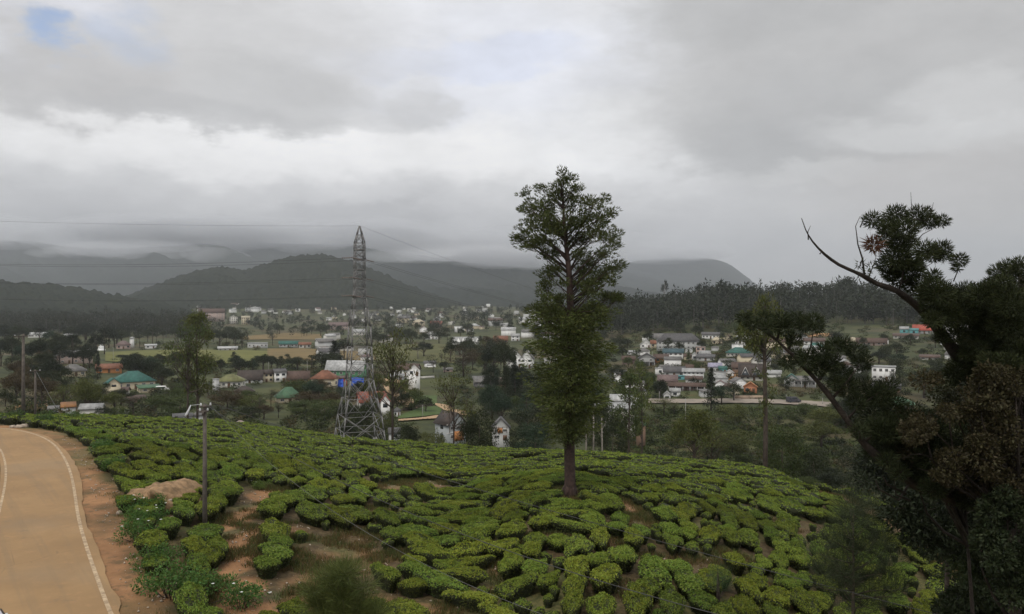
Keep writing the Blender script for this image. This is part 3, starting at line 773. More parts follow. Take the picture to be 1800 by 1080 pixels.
for i in range(1, len(PROF) - 1):
    heavy = PROF[i][0] in (508, 475, 440)
    for k in range(4):
        mb = MB(); mb.bar(tower_corner(i, k), tower_corner(i, (k + 1) % 4), .15 if heavy else .07, .2 if heavy else .07)
        mb.build('horizontal_brace', M_steel, pyl)
def span(i, j, k):
    for a, b_ in (((i, k), (j, (k + 1) % 4)), ((i, (k + 1) % 4), (j, k))):
        mb = MB(); mb.bar(tower_corner(*a), tower_corner(*b_), .072); mb.build('diagonal_brace', M_steel, pyl)
for k in range(4):
    for i, j in ((0, 2), (2, 4), (4, 5), (5, 6), (6, 7), (7, 8), (8, 9), (9, 10), (10, 11), (11, 12), (12, 13), (13, 14), (14, 15), (15, 16)): span(i, j, k)
    # secondary struts in the big bottom panels
    for i, j in ((0, 1), (1, 2), (2, 3), (3, 4)):
        a = (tower_corner(i, k) + tower_corner(i, (k + 1) % 4)) / 2
        for c_ in (tower_corner(j, k), tower_corner(j, (k + 1) % 4)):
            mb = MB(); mb.bar(a, c_, .06); mb.build('strut', M_steel, pyl)
attach = []
ARM_DIR = Vector((math.sin(R(10)), math.cos(R(10)), 0))       # the arms reach towards and away from the viewer
m_inv = Matrix.Rotation(-R(24), 3, 'Z')
for py in (457, 491, 522):
    for s in (-1, 1):
        tipw = ARM_DIR * s * 2.9; tip = m_inv @ tipw; tip.z = _tz(py) + .1
        mb = MB()
        near_ = sorted([m_inv @ Vector(c_) for c_ in ()], key=lambda q: 0)
        i = min(range(len(PROF)), key=lambda q: abs(PROF[q][0] - py))
        cs_ = sorted([tower_corner(i, k) for k in range(4)], key=lambda c_: (c_ - tip).length)[:2]
        for c_ in cs_:
            mb.bar(c_, tip, .10); mb.bar(c_ + Vector((0, 0, 1.3)), tip, .08)
        for t in (.35, .7):
            a, b_ = cs_[0].lerp(tip, t), cs_[1].lerp(tip, t); mb.bar(a, b_, .06)
        mb.build('cross_arm', M_steel, pyl)
        attach.append((tb + tipw + Vector((0, 0, tip.z)), tip, py))
def insulator(a, b_, parent):
    mb = MB(); a, b_ = Vector(a), Vector(b_); n = 11
    pts, rad = [], []
    for i in range(n):
        p = a.lerp(b_, i / (n - 1)); pts.append(p); rad.append(.11 if i % 2 else .035)
    mb.tube(pts, rad, 7); return mb.build('insulator', M_glass_ins, parent)
def wire(name, a, b_, sag, rad, mat_, label, cat, group=None, n=28):
    a, b_ = Vector(a), Vector(b_)
    pts = [a.lerp(b_, i / n) - Vector((0, 0, sag * 4 * (i / n) * (1 - i / n))) for i in range(n + 1)]
    mb = MB(); mb.tube(pts, rad, 5)
    return tag(mb.build(name, mat_, smooth=True), label, cat, group)
far_pole = stand(1502, 420)
LEFT = P3(-620, 428, 135)
names_w = {457: 'upper', 491: 'middle', 522: 'lower'}
ends_r = []
for j, (wp, lp, py) in enumerate(attach):
    side = -1 if j % 2 == 0 else 1
    nm = names_w[py]; fb = 'near' if side < 0 else 'far'
    le = LEFT + Vector((0, side * 3, (457 - py) / F * 128 * .9))
    re = far_pole + Vector((side * .8, 0, 7.2 + (457 - py) / F * 60))
    for end, s_, dr in ((le, 2.2, 'left'), (re, 7.0, 'right')):
        d_ = (end - wp).normalized(); tipi = wp + d_ * 1.7 - Vector((0, 0, .1))
        lpi = m_inv @ (tipi - tb)
        insulator(lp, lpi, pyl)
        where = 'running left out of view' if dr == 'left' else 'sagging right down to the valley'
        wire('power_line', tipi, end, s_, .017, M_wire, f'{nm} power line from the pylon\'s {fb} arm {where}', 'power line', f'power lines {dr} of the pylon')
topw = tb + Vector((0, 0, _tz(398)))
wire('power_line', topw, LEFT + Vector((0, 0, 6.6)), 1.0, .014, M_wire, 'topmost earth wire from the pylon peak running left', 'power line')
wire('power_line', topw, far_pole + Vector((0, 0, 9.5)), 9, .014, M_wire, 'topmost earth wire from the pylon peak going right', 'power line')
fpb = thing('power_pole', 'slim grey pole on the right hillside carrying the lines from the pylon', 'pole', far_pole)
M_conc = bpy.data.materials['concrete']
mb = MB(); mb.tube([(0, 0, -.3), (0, 0, 9.6)], [.2, .12], 8); mb.build('shaft', M_conc, fpb, True)
mb = MB(); mb.box((0, 0, 7.3), (2.4, .14, .14)); mb.build('cross_bar', M_steel, fpb)

# ------------------------------------------------------------------ roadside poles
M_pole = simple('weathered_pole', (.115, .098, .085), .9, .3, 2, bump=.3)
M_lamp = simple('lamp_shell', (.55, .56, .57), .5, .1, 2)
def pole(px, py, top_py, rad, label, arms=(), d=None, lamp=False, cat='utility pole', group=None, mat_=None):
    b_ = stand(px, d) if d else ground(px, py)
    h = Z(top_py, b_.y) - b_.z
    t = thing('utility_pole', label, cat, b_, math.atan2(-b_.x, b_.y), group)
    mb = MB(); mb.tube([(0, 0, -.4), (0, 0, h * .5), (0, 0, h)], [rad, rad * .85, rad * .68], 8); mb.build('shaft', mat_ or M_pole, t, True)
    for (z, wd, off) in arms:
        mb = MB(); mb.box((off, -rad, h - z), (wd, .09, .11)); mb.build('cross_bar', M_pole, t)
        for q in (-.42, .42):
            mb = MB(); mb.tube([(off + wd * q, -rad, h - z), (off + wd * q, -rad, h - z + .08), (off + wd * q, -rad, h - z + .2)], [.03, .06, .035], 6); mb.build('insulator', M_lamp, t, True)
    if lamp:
        mb = MB(); mb.tube([(0, 0, h - .12), (-.35, -.1, h + .02), (-.78, -.2, h - .02)], .013, 6); mb.build('lamp_arm', M_lamp, t, True)
        mb = MB()
        mb.tube([(-.76, -.2, h + .02), (-.84, -.22, h - .2), (-.98, -.25, h - .5), (-1.06, -.27, h - .62)], [.02, .05, .075, .03], 8)
        mb.build('lamp_head', M_lamp, t, True)
        mb = MB(); mb.box((-.22, -.1, h - .32), (.34, .1, .1)); mb.box((-.1, -.16, h - .5), (.12, .14, .22)); mb.build('switch_box', M_pole, t)
    return t, b_ + Vector((0, 0, h))
t1, top1 = pole(360, 930, 711, .145, 'weathered utility pole with a white street lamp among the tea bushes', arms=((.1, .62, .05), (.4, .5, -.05)), lamp=True, d=46.7)
t2, top2 = pole(41, 735, 587, .24, 'tall weathered pole at the far left behind the hedge', arms=((.3, 2.2, 0),), d=104)
t3, top3 = pole(62, 735, 650, .17, 'shorter leaning-stay pole just right of the tall far-left pole', arms=((.2, 1.3, 0),), d=108)
wire('cable', top1 + Vector((.3, 0, 0)), P3(1480, 1225, 18), 2.35, .007, M_cable_dull, 'pale sagging cable from the lamp pole to the lower middle of the view', 'cable')
wire('cable', top1 + Vector((-.1, 0, .1)), P3(1760, 1195, 20), 1.7, .015, M_wire, 'thick black sagging cable above the pale one', 'cable')
wire('cable', top1 + Vector((.1, 0, .2)), P3(1990, 1165, 25), .55, .012, M_wire, 'thin black cable over the right of the slope', 'cable')
wire('cable', top2, P3(-420, 560, 70), .8, .022, M_wire, 'overhead cable from the tall far-left pole leaving the view', 'cable')
wire('cable', top3, top2 + Vector((0, 0, -1.2)), .3, .02, M_wire, 'short cable joining the two far-left poles', 'cable')
wire('stay_wire', top3, stand(112, 112) + Vector((0, 0, .1)), 0.05, .03, M_wire_pale, 'slanting stay wire of the shorter far-left pole', 'wire')
for (px, py, tp, d, lb) in ((743, 735, 712, None, 'thin pale pole in the grassy slope between the paths'), (702, 716, 682, None, 'thin pole beside the brown earth track'),
        (1159, 703, 688, None, 'thin lamp post by the start of the pale road'), (1291, 706, 691, None, 'lamp post by the wall above the pale road'), (1382, 709, 694, None, 'lamp post in the middle of the pale hillside road'),
        (1446, 713, 700, None, 'short post at the right end of the pale road'), (540, 668, 634, None, 'tall thin mast left of the orange roofed house'), (472, 662, 636, None, 'mast with a pale tank top above the cream houses'),
        (199, 638, 610, None, 'pale thin post on the playing field'), (1147, 640, 618, None, 'thin post in front of the white gable houses'), (1205, 730, 700, 262, 'slim post below the pale road')):
    pole(px, py, tp, .11, lb, d=d, cat='post', mat_=M_conc)

# ------------------------------------------------------------------ earth mound and litter by the road
def lump(name, seed, sx_, sy_, sz_, mat_, rough=.3, n=26, parent=None, freq=2.2):
    th, ph = np.meshgrid(np.linspace(0, 2 * np.pi, n, endpoint=False), np.linspace(0, np.pi, n // 2), indexing='ij')
    x = np.cos(th) * np.sin(ph); y = np.sin(th) * np.sin(ph); z = np.cos(ph)
    k = 1 + rough * fbm(x * freq + seed * 3.1 + z, y * freq + z * 1.7 + seed, 4, seed)
    m2 = n // 2
    i = np.arange(n)[:, None]; j = np.arange(m2 - 1)[None]
    q = np.stack([i * m2 + j, i * m2 + j + 1, ((i + 1) % n) * m2 + j + 1, ((i + 1) % n) * m2 + j], -1).reshape(-1, 4)
    return mesh_np(name, np.stack([x * k * sx_, y * k * sy_, z * k * sz_], -1).reshape(-1, 3), [q], mat_)
M_mound = simple('mound_soil', (.26, .165, .09), .95, .35, 1.6, bump=1.0, c2=(.15, .10, .055))
p = ground(268, 900); 
o = obj('earth_mound', lump('earth_mound', 4, 2.1, 2.6, 1.25, M_mound, .5, 64, freq=2.6), None, (p.x, p.y + 1.6, p.z + .1), -.4)
tag(o, 'mound of dug brown earth between the road shoulder and the tea', 'mound')
M_stone = simple('pale_stone', (.40, .33, .26), .9, .3, 2, bump=.4)
stones = [lump('stone', 20 + i, .3, .24, .17, M_stone, .5, 10) for i in range(4)]
for (px, py, s) in ((268, 868, .7), (276, 866, .9), (290, 873, 1.0), (286, 882, .7), (299, 893, .6), (305, 905, .8), (228, 877, .6), (322, 880, .7), (212, 896, 1.0), (268, 906, .5)):
    g = ground(px, py + 8); o = obj('stone', stones[rnd.randrange(4)], None, (g.x, g.y, g.z + (.75 if 250 < px < 300 and py < 900 else .08)), rnd.random() * 6, s)
    tag(o, 'pale stone lying on or beside the earth mound', 'stone', 'stones around the earth mound')
M_white = simple('white_litter', (.75, .74, .72), .7, .1, 2)
for (px, py, s, lb, gr) in ((33, 752, 1.5, 'pale rubble lump at the outer edge of the road bend', None), (44, 751, 1.8, 'larger pale rubble heap beside the road bend', None), (22, 752, 1.1, 'small pale stone at the left end of the road bend', None),
        (214, 929, .55, 'white scrap of litter on the red shoulder', None), (474, 1046, .5, 'white scrap of litter beside the bare footpath', None)):
    g = ground(px, py); tag(obj('rubble' if s > .8 else 'litter', stones[rnd.randrange(4)] if s > .8 else lump('litter', 77 + px, .2, .16, .08, M_white, .5, 8), None, g + Vector((0, 0, .08)), rnd.random() * 6, s), lb, 'rubble' if s > .8 else 'litter', gr)

# ------------------------------------------------------------------ the car at the bottom left
def car():
    M_paint = simple('silver_paint', (.62, .64, .66), .28, .03, 1); M_glass = simple('dark_glass', (.03, .035, .04), .08, .05, 1)
    M_rub = simple('black_rubber', (.02, .02, .02), .7, .1, 3); M_chr = simple('bright_metal', (.6, .6, .6), .25, .05, 1, metal=.9)
    M_red = simple('red_lens', (.45, .02, .02), .2, .1, 1)
    t = Vector((-.66, .75, 0)).normalized()
    c = Vector((-19.78, 29.6, 0)); c.z = -RD + .066
    rt = thing('car', 'silver car at the bottom left corner with only its roof edge in view', 'car', c, math.atan2(t.y, t.x))
    # side profile (x forward), lofted across with tumblehome
    prof = [(-2.05,.35),(-2.1,.75),(-1.95,.95),(-1.6,1.0),(-1.05,1.42),(-.4,1.5),(.35,1.47),(1.05,.98),(1.85,.82),(2.1,.65),(2.1,.35)]
    mb = MB(); st = []
    for yy, k in ((-.84, .0), (-.80, .03), (-.5, .06), (0, .07), (.5, .06), (.80, .03), (.84, .0)):
        st.append([(x, yy * (1 - .17 * max(0, (z - .95) / .5)), z + (k if z > .6 else 0) - .05) for x, z in prof])
    V = np.array(st).reshape(-1, 3); n = len(prof)
    i = np.arange(6)[:, None] * n + np.arange(n - 1)[None]
    mb.add(V, [np.stack([i, i + n, i + n + 1, i + 1], -1).reshape(-1, 4), [list(range(n))], [list(range(6 * n, 7 * n))[::-1]]])
    mb.build('body', M_paint, rt)
    def pane(name, pts, mat_=M_glass):
        mb = MB(); mb.poly(pts); return mb.build(name, mat_, rt)
    pane('windscreen', [(.42, -.62, 1.465), (1.0, -.72, 1.06), (1.0, .72, 1.06), (.42, .62, 1.465)][::-1])
    pane('rear_window', [(-1.12, -.62, 1.42), (-1.56, -.7, 1.06), (-1.56, .7, 1.06), (-1.12, .62, 1.42)])
    for s in (-1, 1):
        pane('side_window', [(-1.0, s * .745, 1.36), (-1.45, s * .835, 1.0), (-.3, s * .845, 1.0), (-.3, s * .73, 1.42)])
        pane('side_window', [(-.22, s * .73, 1.42), (-.22, s * .845, 1.0), (.95, s * .845, .98), (.36, s * .735, 1.4)])
        mb = MB(); mb.tube([(-1.5, s * .82, 1.04), (-1.05, s * .735, 1.4), (-.4, s * .715, 1.475), (.35, s * .72, 1.44), (1.0, s * .8, 1.02)], .018, 5); mb.build('roof_gutter', M_rub, rt)
        mb = MB(); mb.box((.75, s * .93, 1.02), (.12, .16, .12)); mb.build('wing_mirror', M_paint, rt)
        mb = MB(); mb.box((2.07, s * .6, .66), (.08, .34, .15)); mb.build('headlight', M_chr, rt)
        mb = MB(); mb.box((-2.07, s * .62, .78), (.07, .28, .18)); mb.build('tail_light', M_red, rt)
        for x in (-1.3, 1.3):
            mb = MB(); mb.tube([(x, s * .62, .31), (x, s * .86, .31)], .31, 18); wh = mb.build('wheel', M_rub, rt)
            mb = MB(); mb.tube([(x, s * .84, .31), (x, s * .875, .31)], .19, 14); mb.build('rim', M_chr, wh)
car()
# ------------------------------------------------------------------ houses
def plaster():
    m_, n, b, o = material('plaster_wall', .9)
    v = n.node('ShaderNodeTexCoord').outputs['Object']; oi = n.node('ShaderNodeObjectInfo').outputs['Color']
    st = n.noise(n.vscale(v, 1, 1, .35), .8, 5, .65)
    c_ = n.mix(n.m('MULTIPLY', n.smooth(st, .5, .75), .4), oi, (.20, .17, .14, 1))
    n.put(b.inputs['Base Color'], c_); return m_
def roofing():
    m_, n, b, o = material('sheet_roof', .65)
    v = n.node('ShaderNodeTexCoord').outputs['Object']; oi = n.node('ShaderNodeObjectInfo').outputs['Color']
    k = n.noise(n.vscale(v, 1, .25, 1), .9, 6, .7)
    vs = n.node('ShaderNodeVectorMath', operation='SCALE'); n.put(vs.inputs[0], oi); n.put(vs.inputs['Scale'], n.smooth(k, .25, .75, .46, .95))  # sheet colours scaled down to hold the valley's cloud shadow
    rust = n.mix(n.m('MULTIPLY', n.smooth(n.noise(v, .5, 5, .7), .56, .72), .4), vs.outputs[0], (.15, .09, .06, 1))
    n.put(b.inputs['Base Color'], rust)
    wv = n.node('ShaderNodeTexWave'); wv.inputs['Scale'].default_value = 2.2; n.put(wv.inputs['Vector'], v)
    bp = n.node('ShaderNodeBump'); bp.inputs['Strength'].default_value = .5; bp.inputs['Distance'].default_value = .06
    n.put(bp.inputs['Height'], wv.outputs[1]); n.put(b.inputs['Normal'], bp.outputs[0]); return m_
M_wall, M_roof = plaster(), roofing()
M_pane = simple('window_pane', (.035, .04, .045), .15, .2, 1)
M_frame = simple('painted_frame', (.55, .53, .50), .7, .1, 1)
M_door = simple('timber_door', (.13, .075, .045), .7, .2, 2)
M_cloth = simple('blue_tarpaulin', (.02, .09, .50), .5, .25, .8)
def _frame_mesh():
    mb = MB(); t = .12
    mb.box((0, -.03, .5 - t / 2), (1, .12, t)); mb.box((0, -.03, -.5 + t / 2), (1, .12, t))
    for s in (-1, 1): mb.box((s * (.5 - t / 2), -.03, 0), (t, .12, 1 - 2 * t))
    mb.box((0, -.02, 0), (.06, .1, 1 - 2 * t))
    return mb.mesh('window', M_frame)
ME_frame = _frame_mesh()
mb = MB(); mb.box((0, 0, 0), (.86, .06, .86)); ME_pane = mb.mesh('pane', M_pane)
mb = MB(); mb.box((0, 0, 0), (1, .08, 1)); ME_dark = mb.mesh('window', M_pane)
mb = MB(); mb.box((0, 0, 0), (1, .1, 1)); ME_door = mb.mesh('door', M_door)
occupied = []
GY_ = dict(white=(.74,.73,.71), offwhite=(.55,.53,.48), cream=(.58,.50,.36), grey=(.30,.30,.29), palegrey=(.45,.45,.44), pink=(.42,.32,.28), orange=(.46,.20,.075), yellow=(.55,.44,.2),
           turq=(.12,.33,.34), blue=(.16,.24,.40), red=(.40,.07,.05), brown=(.20,.13,.09), green=(.10,.26,.14), terracotta=(.38,.16,.085), teal=(.045,.16,.13), tgreen=(.09,.18,.10),
           rust=(.135,.085,.066), dbrown=(.085,.065,.055), dgrey=(.13,.125,.125), roofgrey=(.21,.20,.19), tile=(.27,.115,.065), redroof=(.33,.105,.07), olive=(.22,.22,.09), rwhite=(.58,.58,.57), rose=(.22,.155,.145), lav=(.42,.40,.52))
def roof_geo(mb, kind, wd, dp, h0, rh, ov=.45, th=.16):
    a, b_ = wd / 2 + ov, dp / 2 + ov
    def slab(q):
        q = np.array(q, float); nrm = np.cross(q[1] - q[0], q[-1] - q[0]); nrm /= np.linalg.norm(nrm)
        if nrm[2] < 0: q = q[::-1]; nrm = -nrm
        n = len(q); V = np.concatenate([q + nrm * th, q])
        sides = [[i, i + n, (i + 1) % n + n, (i + 1) % n] for i in range(n)]
        mb.add(V, [[list(range(n))], [list(range(n, 2 * n))[::-1]], sides])
    e = ov * rh / (dp / 2)
    if kind == 'gx':                                        # ridge across the view: slope faces the viewer
        slab([(-a, -b_, h0 - e), (a, -b_, h0 - e), (a, 0, h0 + rh), (-a, 0, h0 + rh)]); slab([(-a, b_, h0 - e), (-a, 0, h0 + rh), (a, 0, h0 + rh), (a, b_, h0 - e)])
    elif kind == 'gy':                                      # gable faces the viewer
        e = ov * rh / (wd / 2)
        slab([(-a, -b_, h0 - e), (0, -b_, h0 + rh), (0, b_, h0 + rh), (-a, b_, h0 - e)]); slab([(a, -b_, h0 - e), (a, b_, h0 - e), (0, b_, h0 + rh), (0, -b_, h0 + rh)])
    elif kind == 'hip':
        r_ = max(.3, (wd - dp) / 2 if wd > dp else .4); z0 = h0 - .1; z1 = h0 + rh
        if wd >= dp:
            A, B = (-r_, 0, z1), (r_, 0, z1)
            slab([(-a, -b_, z0), (a, -b_, z0), B, A]); slab([(-a, b_, z0), A, B, (a, b_, z0)]); slab([(-a, -b_, z0), A, (-a, b_, z0)]); slab([(a, -b_, z0), (a, b_, z0), B])
        else:
            r_ = (dp - wd) / 2; A, B = (0, -r_, z1), (0, r_, z1)
            slab([(-a, -b_, z0), (a, -b_, z0), A]); slab([(a, b_, z0), (-a, b_, z0), B]); slab([(-a, -b_, z0), A, B, (-a, b_, z0)]); slab([(a, -b_, z0), (a, b_, z0), B, A])
    elif kind == 'shed':
        slab([(-a, -b_, h0), (a, -b_, h0), (a, b_, h0 + rh), (-a, b_, h0 + rh)])
    else:
        mb.box((0, 0, h0 + .12), (wd + ov, dp + ov, .26))
def house(px, py, wpx, wall, rpx, kind, rc, wc, label, yaw=0, win='auto', d=None, deep=.75, storeys=None, cat='house', name='house', base=None, verandah=False, sink=.6):
    """a house whose base stands on the ground at a photo pixel: widths and heights in photo pixels at its distance"""
    b_ = stand(px, d) if d else ground(px, py, 150)
    k = b_.y / F; wd, h, rh = wpx * k, wall * k, rpx * k
    dp = max(3.0, min(wd * deep, 14)); 
    if kind == 'gy': dp = max(dp, wd * .9)
    z0 = b_.z
    if d: z0 = Z(py, d)
    t = thing(name, label, cat, (b_.x, b_.y + dp / 2, z0), math.atan2(-b_.x, b_.y) + R(yaw))
    occupied.append((b_.x, b_.y + dp / 2, max(wd, dp) * .62))
    wcol, rcol = GY_.get(wc, wc), GY_.get(rc, rc)
    mb = MB(); lo = -sink - dp * .12 - (max(0, z0 - H1(b_.x, b_.y)) if d else 0)
    mb.box((0, 0, (h + lo) / 2), (wd, dp, h - lo))
    if kind == 'gx':
        for s in (-1, 1): mb.add([(s * wd / 2 * .995, -dp / 2, h), (s * wd / 2 * .995, dp / 2, h), (s * wd / 2 * .995, 0, h + rh)], [[[0, 1, 2]]])
    if kind == 'gy':
        for s in (-1, 1): mb.add([(-wd / 2, s * dp / 2 * .995, h), (wd / 2, s * dp / 2 * .995, h), (0, s * dp / 2 * .995, h + rh)], [[[0, 1, 2]]])
    mb.build('wall', M_wall, t, color=wcol)
    mb = MB(); roof_geo(mb, kind, wd, dp, h + .01, rh, ov=min(.6, wd * .07)); mb.build('roof', M_roof, t, color=rcol)
    ns = storeys or max(1, int(round(h / 3.1)))
    if win != 0 and h > 1.2:
        nw = win if isinstance(win, int) else max(1, min(9, int(wd / 2.9)))
        sh = h / ns; big = wpx >= 26
        for s in range(ns):
            for i in range(nw):
                x = (i + .5) / nw * wd - wd / 2; zc = s * sh + sh * .56
                if s == 0 and i == nw // 2 and nw > 1:
                    o = obj('door', ME_door, t, (x, -dp / 2 - .02, min(sh * .8, 2.1) / 2), 0, (min(1.1, wd / nw * .5), 1, min(sh * .8, 2.1))); continue
                sc_ = (min(1.5, wd / nw * .55), 1, min(1.35, sh * .48))
                if big:
                    o = obj('window', ME_frame, t, (x, -dp / 2, zc), 0, sc_); obj('pane', ME_pane, o, (0, 0.0, 0))
                else: obj('window', ME_dark, t, (x, -dp / 2 - .01, zc), 0, sc_)
        for s in range(ns):                                  # one window in each end wall
            for sd in (-1, 1):
                o = obj('window', ME_dark, t, (sd * (wd / 2 + .01), 0, s * sh + sh * .56), R(90), (min(1.4, dp * .3), 1, min(1.3, sh * .45)))
    if verandah:
        zz = (h / ns) * .96
        mb = MB(); mb.box((0, -dp / 2 - .9, zz), (wd * 1.02, 1.9, .14)); mb.build('verandah_roof', M_roof, t, color=rcol)
        n = max(3, int(wd / 3))
        for i in range(n + 1):
            mb = MB(); mb.box((-wd / 2 + .1 + i * (wd - .2) / n, -dp / 2 - 1.7, zz / 2 - .2), (.16, .16, zz + .25)); mb.build('post', M_wall, t, color=(wcol if verandah is True else GY_[verandah]))
    t['front'] = dp / 2
    return t, wd, dp, h
T = True
